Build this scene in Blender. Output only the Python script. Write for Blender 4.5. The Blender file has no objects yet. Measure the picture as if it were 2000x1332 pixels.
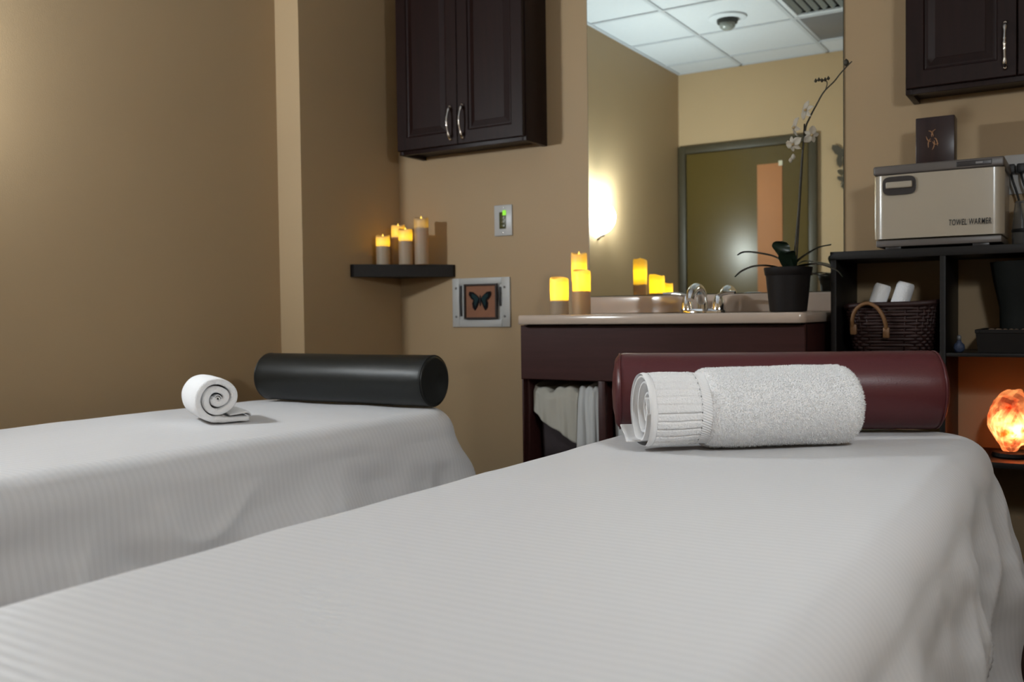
import bpy, bmesh, math, random
from mathutils import Vector, Matrix, noise
random.seed(7)
sc = bpy.context.scene
COL = sc.collection
PI = math.pi

# ------------------------------------------------------------------ camera
f_px, pit, rol, yaw = 1837.07, .029692, -.013119, -.55255
fwd = Vector((math.sin(yaw), math.cos(yaw), 0)); rgt = Vector((math.cos(yaw), -math.sin(yaw), 0)); up = Vector((0, 0, 1))
F = fwd*math.cos(pit) - up*math.sin(pit); U2 = up*math.cos(pit) + fwd*math.sin(pit)
R3 = rgt*math.cos(rol) + U2*math.sin(rol); U3 = U2*math.cos(rol) - rgt*math.sin(rol)
cam_data = bpy.data.cameras.new('camera'); cam = bpy.data.objects.new('camera', cam_data); COL.objects.link(cam)
M = Matrix(((R3.x, U3.x, -F.x, 0), (R3.y, U3.y, -F.y, 0), (R3.z, U3.z, -F.z, .88), (0, 0, 0, 1)))
cam.matrix_world = M
cam_data.sensor_width = 36; cam_data.lens = f_px/2000*36
cam_data.clip_start = .02
cam_data.dof.use_dof = True; cam_data.dof.focus_distance = 1.95; cam_data.dof.aperture_fstop = 5.0
sc.camera = cam

# ------------------------------------------------------------------ world, exposure
w = bpy.data.worlds.new('world'); sc.world = w; w.use_nodes = True
w.node_tree.nodes['Background'].inputs[0].default_value = (.9, .93, 1, 1)
w.node_tree.nodes['Background'].inputs[1].default_value = .0
sc.view_settings.view_transform = 'Standard'
sc.view_settings.look = 'None'
sc.view_settings.gamma = 1
sc.view_settings.exposure = 0.26
sc.view_settings.use_curve_mapping = False
SCONCE_GLASS = 106.0      # radiance of the lit opal shades
SCONCE_BULB = 1900.0      # radiance of the bulb inside the open bowl
LED_W = .11              # W of each candle's LED
SALT_W = .6             # W of the salt lamp's bulb

# ------------------------------------------------------------------ helpers
ALB = .62                # overall reflectance of painted, woven and wooden surfaces
def mat(name, col, rough=.5, metal=0, spec=.5, noise_scale=0, noise_amt=0, bump=0, bump_scale=200, coat=0, trans=0, ior=1.45, sheen=0):
    if not metal and not trans: col = tuple(c*ALB for c in col)
    m = bpy.data.materials.new(name); m.use_nodes = True
    nt = m.node_tree; b = nt.nodes['Principled BSDF']
    b.inputs['Base Color'].default_value = (*col, 1)
    b.inputs['Roughness'].default_value = rough; b.inputs['Metallic'].default_value = metal
    b.inputs['Specular IOR Level'].default_value = spec; b.inputs['Coat Weight'].default_value = coat
    b.inputs['Coat Roughness'].default_value = .15
    b.inputs['Transmission Weight'].default_value = trans; b.inputs['IOR'].default_value = ior
    b.inputs['Sheen Weight'].default_value = sheen
    tc = nt.nodes.new('ShaderNodeTexCoord')
    if noise_amt:
        n = nt.nodes.new('ShaderNodeTexNoise'); n.inputs['Scale'].default_value = noise_scale; n.inputs['Detail'].default_value = 6
        nt.links.new(tc.outputs['Object'], n.inputs['Vector'])
        mx = nt.nodes.new('ShaderNodeMix'); mx.data_type = 'RGBA'
        mx.inputs[6].default_value = (*[c*(1-noise_amt) for c in col], 1); mx.inputs[7].default_value = (*[min(1, c*(1+noise_amt)) for c in col], 1)
        nt.links.new(n.outputs['Fac'], mx.inputs[0]); nt.links.new(mx.outputs[2], b.inputs['Base Color'])
    if bump:
        n2 = nt.nodes.new('ShaderNodeTexNoise'); n2.inputs['Scale'].default_value = bump_scale; n2.inputs['Detail'].default_value = 3
        nt.links.new(tc.outputs['Object'], n2.inputs['Vector'])
        bp = nt.nodes.new('ShaderNodeBump'); bp.inputs['Strength'].default_value = bump; bp.inputs['Distance'].default_value = .002
        nt.links.new(n2.outputs['Fac'], bp.inputs['Height']); nt.links.new(bp.outputs['Normal'], b.inputs['Normal'])
    return m

def wood(name, dark, light, axis=2, rough=.35, coat=.3, stretch=14):
    dark = tuple(c*ALB for c in dark); light = tuple(c*ALB for c in light)
    m = bpy.data.materials.new(name); m.use_nodes = True
    nt = m.node_tree; b = nt.nodes['Principled BSDF']; b.inputs['Roughness'].default_value = rough
    b.inputs['Coat Weight'].default_value = coat; b.inputs['Coat Roughness'].default_value = .25; b.inputs['Specular IOR Level'].default_value = .22
    tc = nt.nodes.new('ShaderNodeTexCoord'); mp = nt.nodes.new('ShaderNodeMapping')
    s = [stretch]*3; s[axis] = 1.0
    mp.inputs['Scale'].default_value = s
    n = nt.nodes.new('ShaderNodeTexNoise'); n.inputs['Scale'].default_value = 4; n.inputs['Detail'].default_value = 8; n.inputs['Roughness'].default_value = .65
    r = nt.nodes.new('ShaderNodeValToRGB'); r.color_ramp.elements[0].color = (*dark, 1); r.color_ramp.elements[1].color = (*light, 1)
    r.color_ramp.elements[0].position = .3; r.color_ramp.elements[1].position = .7
    nt.links.new(tc.outputs['Object'], mp.inputs[0]); nt.links.new(mp.outputs[0], n.inputs['Vector'])
    nt.links.new(n.outputs['Fac'], r.inputs[0]); nt.links.new(r.outputs[0], b.inputs['Base Color'])
    return m

def emis(name, col, strength):
    m = bpy.data.materials.new(name); m.use_nodes = True; nt = m.node_tree
    nt.nodes.clear(); o = nt.nodes.new('ShaderNodeOutputMaterial'); e = nt.nodes.new('ShaderNodeEmission')
    e.inputs[0].default_value = (*col, 1); e.inputs[1].default_value = strength
    nt.links.new(e.outputs[0], o.inputs[0]); return m

def translucent(name, tcol, dcol, mix, noise_scale=0, tcol2=None):
    """wax or salt: light from a bulb inside shines through; the surface also scatters room light"""
    m = bpy.data.materials.new(name); m.use_nodes = True; nt = m.node_tree
    nt.nodes.clear(); o = nt.nodes.new('ShaderNodeOutputMaterial')
    t = nt.nodes.new('ShaderNodeBsdfTranslucent'); t.inputs[0].default_value = (*tcol, 1)
    d = nt.nodes.new('ShaderNodeBsdfPrincipled'); d.inputs['Base Color'].default_value = (*[c*ALB for c in dcol], 1); d.inputs['Roughness'].default_value = .45
    x = nt.nodes.new('ShaderNodeMixShader'); x.inputs[0].default_value = mix
    nt.links.new(d.outputs[0], x.inputs[1]); nt.links.new(t.outputs[0], x.inputs[2]); nt.links.new(x.outputs[0], o.inputs[0])
    if noise_scale:
        tc = nt.nodes.new('ShaderNodeTexCoord'); n = nt.nodes.new('ShaderNodeTexNoise'); n.inputs['Scale'].default_value = noise_scale; n.inputs['Detail'].default_value = 5
        r = nt.nodes.new('ShaderNodeValToRGB'); r.color_ramp.elements[0].position = .35; r.color_ramp.elements[1].position = .6
        r.color_ramp.elements[0].color = (*tcol2, 1); r.color_ramp.elements[1].color = (*tcol, 1)
        nt.links.new(tc.outputs['Object'], n.inputs['Vector']); nt.links.new(n.outputs['Fac'], r.inputs[0]); nt.links.new(r.outputs[0], t.inputs[0])
    return m

def org(parent):
    v = Vector((0, 0, 0)); p = parent
    while p is not None:
        v += Vector(p.location); p = p.parent
    return v

def make(name, V, Fc, m, parent=None, loc=None, smooth=False, angle=None):
    """one mesh object; V are world coordinates"""
    o0 = org(parent) if parent is not None else Vector(loc if loc is not None else (0, 0, 0))
    me = bpy.data.meshes.new(name)
    me.from_pydata([(v[0]-o0.x, v[1]-o0.y, v[2]-o0.z) for v in V], [], [tuple(f) for f in Fc])
    bm = bmesh.new(); bm.from_mesh(me); bmesh.ops.recalc_face_normals(bm, faces=bm.faces); bm.to_mesh(me); bm.free()
    if smooth:
        for p in me.polygons: p.use_smooth = True
        if angle is not None: me.set_sharp_from_angle(angle=math.radians(angle))
    if m is not None: me.materials.append(m)
    o = bpy.data.objects.new(name, me); COL.objects.link(o)
    if parent is not None: o.parent = parent
    else: o.location = o0
    return o

def thing(name, label, cat, loc, group=None):
    o = bpy.data.objects.new(name, None); COL.objects.link(o); o.location = loc; o.empty_display_size = .05
    o['label'] = label; o['category'] = cat
    if group: o['group'] = group
    return o

def tag(o, label, cat, group=None):
    o['label'] = label; o['category'] = cat
    if group: o['group'] = group
    return o

def struct(o, label=None):
    o['kind'] = 'structure'
    if label: o['label'] = label
    return o

def boxg(lo, hi, bevel=0, seg=2):
    bm = bmesh.new(); bmesh.ops.create_cube(bm, size=1)
    for v in bm.verts:
        v.co = Vector([(lo[i]+hi[i])/2 + v.co[i]*(hi[i]-lo[i]) for i in range(3)])
    if bevel:
        bmesh.ops.bevel(bm, geom=list(bm.edges), offset=min(bevel, .49*min(hi[i]-lo[i] for i in range(3))), segments=seg, affect='EDGES', profile=.5)
    bm.verts.ensure_lookup_table(); bm.verts.index_update()
    V = [tuple(v.co) for v in bm.verts]; Fc = [[v.index for v in f.verts] for f in bm.faces]; bm.free()
    return V, Fc

def join(*gs):
    V, Fc = [], []
    for v, f in gs:
        n = len(V); V += list(v); Fc += [[i+n for i in q] for q in f]
    return V, Fc

def box(name, lo, hi, m, parent=None, bevel=.002, loc=None, seg=2):
    V, Fc = boxg(lo, hi, bevel, seg)
    return make(name, V, Fc, m, parent, loc, smooth=bevel > 0, angle=40)

def latheg(prof, c=(0, 0, 0), seg=32, axis=None, cap=True, wob=None):
    """profile [(r, h)]; axis = (origin, u, v, w) frame, w is the axis"""
    V, Fc = [], []
    if axis is None: o, u, v, wv = Vector(c), Vector((1, 0, 0)), Vector((0, 1, 0)), Vector((0, 0, 1))
    else: o, u, v, wv = [Vector(a) for a in axis]
    n = len(prof)
    for k, (r, h) in enumerate(prof):
        for i in range(seg):
            a = 2*PI*i/seg
            rr = r*(wob(a, k) if wob else 1)
            V.append(tuple(o + u*rr*math.cos(a) + v*rr*math.sin(a) + wv*h))
    for k in range(n-1):
        for i in range(seg):
            j = (i+1) % seg
            Fc.append([k*seg+i, k*seg+j, (k+1)*seg+j, (k+1)*seg+i])
    if cap:
        Fc.append([i for i in range(seg)][::-1]); Fc.append([(n-1)*seg+i for i in range(seg)])
    return V, Fc

def lathe(name, prof, c, m, parent=None, seg=32, axis=None, loc=None, cap=True, angle=45, wob=None):
    V, Fc = latheg(prof, c, seg, axis, cap, wob)
    return make(name, V, Fc, m, parent, loc, True, angle)

def tubeg(pts, rad, seg=10, flat=None):
    pts = [Vector(p) for p in pts]; V, Fc = [], []
    n = len(pts); prev = None
    for k, p in enumerate(pts):
        t = (pts[min(k+1, n-1)] - pts[max(k-1, 0)]).normalized()
        if prev is None:
            a = Vector((0, 0, 1)) if abs(t.z) < .9 else Vector((1, 0, 0))
            u = t.cross(a).normalized()
        else:
            u = (prev - t*prev.dot(t)).normalized()
        v = t.cross(u); prev = u
        r = rad[k] if isinstance(rad, (list, tuple)) else rad
        for i in range(seg):
            an = 2*PI*i/seg
            V.append(tuple(p + u*r*math.cos(an) + v*r*math.sin(an)))
    for k in range(n-1):
        for i in range(seg):
            j = (i+1) % seg
            Fc.append([k*seg+i, k*seg+j, (k+1)*seg+j, (k+1)*seg+i])
    Fc.append(list(range(seg))[::-1]); Fc.append([(n-1)*seg+i for i in range(seg)])
    return V, Fc

def tube(name, pts, rad, m, parent=None, seg=10, loc=None):
    V, Fc = tubeg(pts, rad, seg)
    return make(name, V, Fc, m, parent, loc, True, 60)

def smooth_path(pts, n=8):
    pts = [Vector(p) for p in pts]; out = []
    for i in range(len(pts)-1):
        p0 = pts[max(i-1, 0)]; p1 = pts[i]; p2 = pts[i+1]; p3 = pts[min(i+2, len(pts)-1)]
        for k in range(n):
            t = k/n
            out.append(.5*((2*p1) + (p2-p0)*t + (2*p0-5*p1+4*p2-p3)*t*t + (3*p1-p0-3*p2+p3)*t**3))
    out.append(pts[-1]); return out

# ------------------------------------------------------------------ materials
M_wall = mat('wall_paint', (.58, .405, .225), .55, spec=.35, noise_scale=3, noise_amt=.03, bump=.12, bump_scale=260)
M_ceil = mat('ceiling_tile', (.78, .80, .83), .8, noise_scale=60, noise_amt=.05, bump=.2, bump_scale=120)
M_bar = mat('grid_bar_paint', (.62, .64, .67), .5)
M_floor = wood('floor_wood', (.035, .014, .012), (.075, .03, .022), axis=1, rough=.4)
M_cab = wood('espresso_wood', (.013, .0038, .0028), (.023, .0068, .0052), axis=2, rough=.45, coat=.0)
M_van = wood('mahogany_wood', (.045, .013, .011), (.07, .022, .019), axis=0, rough=.42, coat=.08)
M_shelf = wood('black_brown_laminate', (.010, .008, .007), (.018, .014, .012), axis=0, rough=.5, coat=0)
M_dark = mat('dark_void', (.012, .011, .010), .7)
M_counter = mat('cultured_marble', (.72, .57, .46), .18, noise_scale=14, noise_amt=.06, coat=.5)
M_chrome = mat('chrome', (.78, .79, .8), .06, metal=1)
M_pewter = mat('brushed_nickel', (.62, .58, .54), .22, metal=1)
M_white_plastic = mat('white_plastic', (.72, .71, .69), .35)
M_terry = mat('terry_cotton', (1.42, 1.41, 1.41), .95, spec=.1, sheen=.2, bump=1.0, bump_scale=330)
M_terry_band = mat('woven_cotton', (1.33, 1.32, 1.32), .85, spec=.15, bump=.25, bump_scale=700)
M_pile = translucent('terry_loops', (.98, .98, .98), (1.5, 1.5, 1.5), .45)
M_green = mat('olive_switch', (.10, .095, .02), .3, noise_scale=90, noise_amt=.4)
M_led_green = emis('green_indicator', (.35, .9, .08), .8)

def sheet_material(name, col):
    col = tuple(c*ALB for c in col)
    m = bpy.data.materials.new(name); m.use_nodes = True; nt = m.node_tree; b = nt.nodes['Principled BSDF']
    b.inputs['Sheen Weight'].default_value = .15
    tc = nt.nodes.new('ShaderNodeTexCoord'); sp = nt.nodes.new('ShaderNodeSeparateXYZ')
    nt.links.new(tc.outputs['Object'], sp.inputs[0])
    mu = nt.nodes.new('ShaderNodeMath'); mu.operation = 'MULTIPLY'; mu.inputs[1].default_value = 2*PI/.0152
    si = nt.nodes.new('ShaderNodeMath'); si.operation = 'SINE'
    nt.links.new(sp.outputs['Y'], mu.inputs[0]); nt.links.new(mu.outputs[0], si.inputs[0])
    mr = nt.nodes.new('ShaderNodeMapRange'); mr.inputs[1].default_value = -.45; mr.inputs[2].default_value = .45
    nt.links.new(si.outputs[0], mr.inputs[0])
    mx = nt.nodes.new('ShaderNodeMix'); mx.data_type = 'RGBA'
    mx.inputs[6].default_value = (*[c*.965 for c in col], 1); mx.inputs[7].default_value = (*col, 1)
    nt.links.new(mr.outputs[0], mx.inputs[0]); nt.links.new(mx.outputs[2], b.inputs['Base Color'])
    m2 = nt.nodes.new('ShaderNodeMapRange'); m2.inputs[3].default_value = .75; m2.inputs[4].default_value = .5
    nt.links.new(mr.outputs[0], m2.inputs[0]); nt.links.new(m2.outputs[0], b.inputs['Roughness'])
    n = nt.nodes.new('ShaderNodeTexNoise'); n.inputs['Scale'].default_value = 9; n.inputs['Detail'].default_value = 4
    nt.links.new(tc.outputs['Object'], n.inputs['Vector'])
    bp = nt.nodes.new('ShaderNodeBump'); bp.inputs['Strength'].default_value = .25; bp.inputs['Distance'].default_value = .01
    nt.links.new(n.outputs['Fac'], bp.inputs['Height']); nt.links.new(bp.outputs['Normal'], b.inputs['Normal'])
    return m
M_sheet = sheet_material('striped_sateen', (1.03, 1.02, 1.03))

def leather(name, col, rough):
    m = mat(name, col, rough, noise_scale=5, noise_amt=.06, spec=.4)
    nt = m.node_tree; b = nt.nodes['Principled BSDF']; tc = nt.nodes.new('ShaderNodeTexCoord')
    v = nt.nodes.new('ShaderNodeTexVoronoi'); v.inputs['Scale'].default_value = 320
    nt.links.new(tc.outputs['Object'], v.inputs['Vector'])
    bp = nt.nodes.new('ShaderNodeBump'); bp.inputs['Strength'].default_value = .12; bp.inputs['Distance'].default_value = .001
    nt.links.new(v.outputs['Distance'], bp.inputs['Height']); nt.links.new(bp.outputs['Normal'], b.inputs['Normal'])
    return m
M_red = leather('burgundy_vinyl', (.145, .034, .038), .36)
M_black = leather('black_vinyl', (.013, .0145, .013), .42)

# ------------------------------------------------------------------ room shell
BW = 3.2; XL = -2.653; XB = -2.532; YB = 2.612; XR = .32; YO = -.345; ZC = 2.65
o = make('wall_back', *boxg((XL-.2, BW, 0), (XR+.2, BW+.12, ZC+.1)), M_wall, loc=(-1, BW, 0)); struct(o, 'beige painted wall behind mirror and vanity')
# left wall with the furred-out section at the far end
P = [(XL, YO), (XL, YB), (XB, YB), (XB, BW), (XL-.12, BW), (XL-.12, YO)]
V = [(x, y, 0) for x, y in P] + [(x, y, ZC+.1) for x, y in P]
Fc = [[0, 1, 2, 3, 4, 5][::-1], [6, 7, 8, 9, 10, 11]] + [[i, (i+1) % 6, 6+(i+1) % 6, 6+i] for i in range(6)]
o = make('wall_left', V, Fc, M_wall, loc=(XL, 1, 0)); struct(o, 'beige painted side wall with a shallow step near the corner')
o = make('wall_right', *boxg((XR, YO, 0), (XR+.12, BW, ZC+.1)), M_wall, loc=(XR, 1, 0)); struct(o)
o = make('wall_front', *boxg((XL-.12, YO-.12, 0), (XR+.12, YO, ZC+.1)), M_wall, loc=(-1, YO, 0)); struct(o, 'beige wall with the olive door, seen in the mirror')

# floor: boards
fl = bpy.data.objects.new('floor', None); COL.objects.link(fl); struct(fl, 'dark reddish wood plank floor')
make('subfloor', *boxg((XL, YO, -.05), (XR, BW, -.012)), M_dark, fl)
V0, F0 = boxg((-.064, 0, -.012), (.064, 1.2, 0), .0015, 1)
me0 = None; x = XL+.066; k = 0
while x < XR-.05:
    y = YO + .002 - (0.6 if k % 2 else 0)
    while y < BW-.01:
        a = max(y, YO+.002); b = min(y+1.198, BW-.002)
        if b-a > .02:
            if me0 is None:
                ob = make('plank', V0, F0, M_floor, fl); me0 = ob.data
            else:
                ob = bpy.data.objects.new('plank', me0); COL.objects.link(ob); ob.parent = fl
            ob.location = (x, a, 0); ob.scale = (1, (b-a)/1.2, 1)
        y += 1.2
    x += .13; k += 1

# ceiling: lay-in tiles on a T-bar grid
ce = bpy.data.objects.new('ceiling', None); COL.objects.link(ce); struct(ce, 'white suspended ceiling of lay-in tiles'); ce.location = (0, 0, ZC)
XS = [XL, -2.17, -1.56, -.95, -.34, .27, XR]; YS = [YO, -.06, .54, 1.14, 1.74, 2.34, 2.94, BW]
make('deck', *boxg((XL, YO, ZC+.05), (XR, BW, ZC+.09)), M_ceil, ce)
SPECIAL = {(2, 2), (2, 1)}
for i in range(len(XS)-1):
    for j in range(len(YS)-1):
        if (i, j) in SPECIAL: continue
        box('tile', (XS[i]+.006, YS[j]+.006, ZC+.004), (XS[i+1]-.006, YS[j+1]-.006, ZC+.018), M_ceil, ce, .002, seg=1)
for x in XS[1:-1]:
    make('grid_bar', *boxg((x-.012, YO, ZC-.002), (x+.012, BW, ZC+.004)), M_bar, ce)
for y in YS[1:-1]:
    for i in range(len(XS)-1):
        make('grid_bar', *boxg((XS[i]+.012, y-.012, ZC-.0018), (XS[i+1]-.012, y+.012, ZC+.004)), M_bar, ce)
for a, b in (((XL, YO, ZC-.002), (XL+.022, BW, ZC+.004)), ((XL+.022, YO, ZC-.002), (XR, YO+.022, ZC+.004))):
    make('grid_edge', *boxg(a, b), M_bar, ce)
M_slat = mat('vent_enamel', (.42, .46, .45), .4)
t = thing('ceiling_vent', 'slatted air vent set in the ceiling grid, reflected at the top of the mirror', 'vent', (-1.255, .84, ZC+.004))
fr = [boxg((-1.548, .552, ZC+.002), (-1.52, 1.128, ZC+.016), .002), boxg((-.99, .552, ZC+.002), (-.962, 1.128, ZC+.016), .002),
      boxg((-1.52, .552, ZC+.002), (-.99, .58, ZC+.016), .002), boxg((-1.52, 1.10, ZC+.002), (-.99, 1.128, ZC+.016), .002)]
make('frame', *join(*fr), M_ceil, t, smooth=True, angle=40)
make('duct', *boxg((-1.52, .58, ZC+.03), (-.99, 1.10, ZC+.034)), M_dark, t)
for k in range(11):
    x = -1.50 + k*.049
    V, Fc = boxg((-.001, -.255, -.013), (.001, .255, .013))
    V = [(x + v[0]*.8 + v[2]*.7, .84+v[1], ZC+.016 + v[2]*.75) for v in V]
    make('slat', V, Fc, M_slat, t)
t = thing('ceiling_panel', 'dark grey unlit light panel in the ceiling grid beside the vent', 'light panel', (-1.255, .24, ZC+.004))
M_lens = mat('unlit_lens', (.17, .17, .18), .35, noise_scale=200, noise_amt=.15)
box('lens', (-1.535, -.035, ZC+.005), (-.975, .515, ZC+.012), M_lens, t)
fr = [boxg((-1.55, -.048, ZC+.003), (-1.53, .528, ZC+.016), .002), boxg((-.98, -.048, ZC+.003), (-.96, .528, ZC+.016), .002),
      boxg((-1.53, -.048, ZC+.003), (-.98, -.03, ZC+.016), .002), boxg((-1.53, .51, ZC+.003), (-.98, .528, ZC+.016), .002)]
make('frame', *join(*fr), M_bar, t, smooth=True, angle=40)
t = thing('ceiling_downlight', 'round unlit ceiling fixture with dark collar and white ring, reflected in the mirror', 'ceiling light', (-1.886, .795, ZC))
lathe('trim_ring', [(.062, -.012), (.095, -.012), (.112, -.006), (.115, .003), (.062, .003)], (-1.886, .795, ZC), M_ceil, t, 40, cap=False)
lathe('collar', [(.064, .002), (.064, -.02), (.06, -.034), (.052, -.034), (.052, .002)], (-1.886, .795, ZC), mat('dark_collar', (.05, .05, .045), .4), t, 36, cap=False)
lathe('bulb', [(.03, .0), (.05, -.03), (.046, -.055), (.03, -.07), (.001, -.075)], (-1.886, .795, ZC), mat('frosted_bulb', (.32, .33, .30), .25), t, 32)

# door on the wall behind the camera (seen in the mirror)
d = bpy.data.objects.new('door_1', None); COL.objects.link(d); d.location = (-2.13, YO, 0); struct(d, 'olive green door with a narrow covered window, reflected in the mirror')
M_door = mat('olive_gloss_paint', (.125, .083, .02), .33, noise_scale=8, noise_amt=.05, bump=.05, bump_scale=40)
M_frame = mat('olive_brown_paint', (.062, .046, .020), .5)
box('leaf', (-2.585, YO, .008), (-1.69, YO+.022, 2.045), M_door, d, .002)
box('jamb', (-2.645, YO, 0), (-2.59, YO+.035, 2.105), M_frame, d, .003)
box('jamb', (-1.685, YO, 0), (-1.63, YO+.035, 2.105), M_frame, d, .003)
box('head', (-2.59, YO, 2.05), (-1.685, YO+.035, 2.105), M_frame, d, .003)
wo = box('window_cover', (-2.05, YO+.022, .95), (-1.87, YO+.027, 1.92), mat('orange_paper', (.50, .205, .075), .7, noise_scale=4, noise_amt=.1), d, .001); wo['label'] = 'orange paper over the narrow door window'
box('tape', (-1.895, YO+.027, 1.90), (-1.868, YO+.0285, 1.935), mat('masking_tape', (.75, .68, .5), .6), d, 0)
lathe('knob', [(.026, 0), (.026, .006), (.011, .012), (.011, .035), (.024, .045), (.028, .056), (.022, .068), (.001, .071)], (0, 0, 0), M_pewter, d, 24, axis=((-1.76, YO+.022, .97), (1, 0, 0), (0, 0, 1), (0, 1, 0)))

def wing_poly(s, up_):
    return [(0, 0), (.25, .30), (.62, .58), (.95, .62), (1.0, .38), (.78, .05), (.60, -.05), (.70, -.30), (.66, -.62), (.46, -.86), (.30, -.62), (.10, -.20)]
def butterfly(t, c, sx, sz, m_w, m_b, ydir, fold=.25, m_spot=None):
    """two wings and a body, lying in an XZ plane; ydir is the side it faces"""
    for s in (-1, 1):
        poly = wing_poly(1, 1); V = []
        for yy in (0, .002):
            for (a, b) in poly:
                V.append((c[0]+s*a*sx, c[1]+ydir*(yy+.001+fold*a*sx), c[2]+b*sz))
        n = len(poly); Fc = [list(range(n)), list(range(n, 2*n))] + [[i, (i+1) % n, n+(i+1) % n, n+i] for i in range(n)]
        wg = make('wing', V, Fc, m_w, t)
        if m_spot:
            V2 = []
            sp = [(.12, .08), (.45, .38), (.74, .46), (.72, .22), (.5, 0), (.5, -.4), (.42, -.55), (.3, -.3)]
            for yy in (.0022, .0028):
                for (a, b) in sp: V2.append((c[0]+s*a*sx, c[1]+ydir*(yy+.001+fold*a*sx), c[2]+b*sz))
            n = len(sp); make('wing_patch', V2, [list(range(n)), list(range(n, 2*n))]+[[i, (i+1) % n, n+(i+1) % n, n+i] for i in range(n)], m_spot, wg)
    pts = [(c[0], c[1]+ydir*.003, c[2]+.36*sz-.9*sz*k/8) for k in range(9)]
    tube('body', pts, [.015*sx, .05*sx, .06*sx, .055*sx, .07*sx, .055*sx, .05*sx, .04*sx, .015*sx], m_b, t, 8)
M_bfw = mat('bronze_metal', (.09, .075, .055), .4, metal=.3)
t = thing('butterfly_ornament', 'larger dark metal butterfly on the wall beside the olive door', 'ornament', (-1.43, YO, 1.93), 'metal butterflies on the door wall')
butterfly(t, (-1.43, YO, 1.94), .10, .11, M_bfw, M_bfw, 1)
t = thing('butterfly_ornament', 'smaller dark metal butterfly below the larger one beside the olive door', 'ornament', (-1.42, YO, 1.75), 'metal butterflies on the door wall')
butterfly(t, (-1.42, YO, 1.755), .075, .06, M_bfw, M_bfw, 1)

# ------------------------------------------------------------------ wall sconces (the lights of the room)
M_bronze = mat('dark_bronze', (.05, .035, .025), .35, metal=.7)
def sconce(label, base, n, k_glass, k_low, k_bulb):
    """rounded opal glass bowl, open at the top, on a wall point base whose outward normal is n"""
    base = Vector(base); n = Vector(n); tv = Vector((-n.y, n.x, 0))
    P = lambda a, b, c: tuple(base + n*a + tv*b + Vector((0, 0, c)))
    t = thing('wall_sconce', label, 'wall lamp', base-Vector((0, 0, .1)), 'wall sconces')
    nu = 28
    for nm, b0, b1, nv, kg in (('glass_bowl', -1, -.08, 10, k_low), ('glass_rim', -.08, .62, 10, k_glass)):
        V, Fc = [], []
        for k in range(nv+1):
            b = b0+(b1-b0)*k/nv                # height on the ellipsoid, cut off above the middle
            rr = math.sqrt(max(0, 1-b*b))
            for i in range(nu+1):
                a = -PI/2 + PI*i/nu
                V.append(P(.004 + .118*rr*math.cos(a), .095*rr*math.sin(a), .108*b))
        for k in range(nv):
            for i in range(nu):
                p = k*(nu+1)+i; Fc.append([p, p+1, p+nu+2, p+nu+1])
        make(nm, V, Fc, emis('lit_opal_glass', (.86, .94, 1), SCONCE_GLASS*kg), t, smooth=True)
    V, Fc = boxg((0, -.04, -.05), (.004, .04, .05), .001)
    make('backplate', [P(*v) for v in V], Fc, M_bronze, t, smooth=True, angle=40)
    tube('bracket', smooth_path([P(.004, 0, -.135), P(.012, 0, -.13), P(.030, 0, -.117), P(.050, 0, -.110)], 5), .007, M_bronze, t, 8)
    lathe('bulb', [(.004, -.024), (.016, -.018), (.022, 0), (.016, .018), (.004, .024)], P(.048, 0, .020), emis('lit_bulb', (.66, .84, 1), SCONCE_BULB*k_bulb), t, 16)
    return t
sconce('lit opal glass wall sconce, reflected at the left of the mirror', (XL, 1.05, 1.47), (1, 0, 0), 4.5, .3, .9)
sconce('lit opal glass wall sconce on the wall to the right of the camera', (XR, 1.05, 1.50), (-1, 0, 0), 1.7, .5, .6)

# ------------------------------------------------------------------ wall mirror
t = thing('wall_mirror', 'large frameless mirror standing on the backsplash', 'mirror', (-1.155, BW, .938))
M_mir = mat('silvered_glass', (.82, .86, .78), .0, metal=1)
M_edge = mat('mirror_edge', (.10, .12, .10), .2)
make('edge', *boxg((-1.621, BW-.006, .938), (-.690, BW-.0005, 2.32), .0005, 1), M_edge, t)
make('mirror_glass', [(-1.6195, BW-.0066, .9395), (-.6915, BW-.0066, .9395), (-.6915, BW-.0066, 2.3185), (-1.6195, BW-.0066, 2.3185),
                      (-1.6195, BW-.0058, .9395), (-.6915, BW-.0058, .9395), (-.6915, BW-.0058, 2.3185), (-1.6195, BW-.0058, 2.3185)],
     [[0, 1, 2, 3], [7, 6, 5, 4], [0, 4, 5, 1], [1, 5, 6, 2], [2, 6, 7, 3], [3, 7, 4, 0]], M_mir, t)

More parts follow.
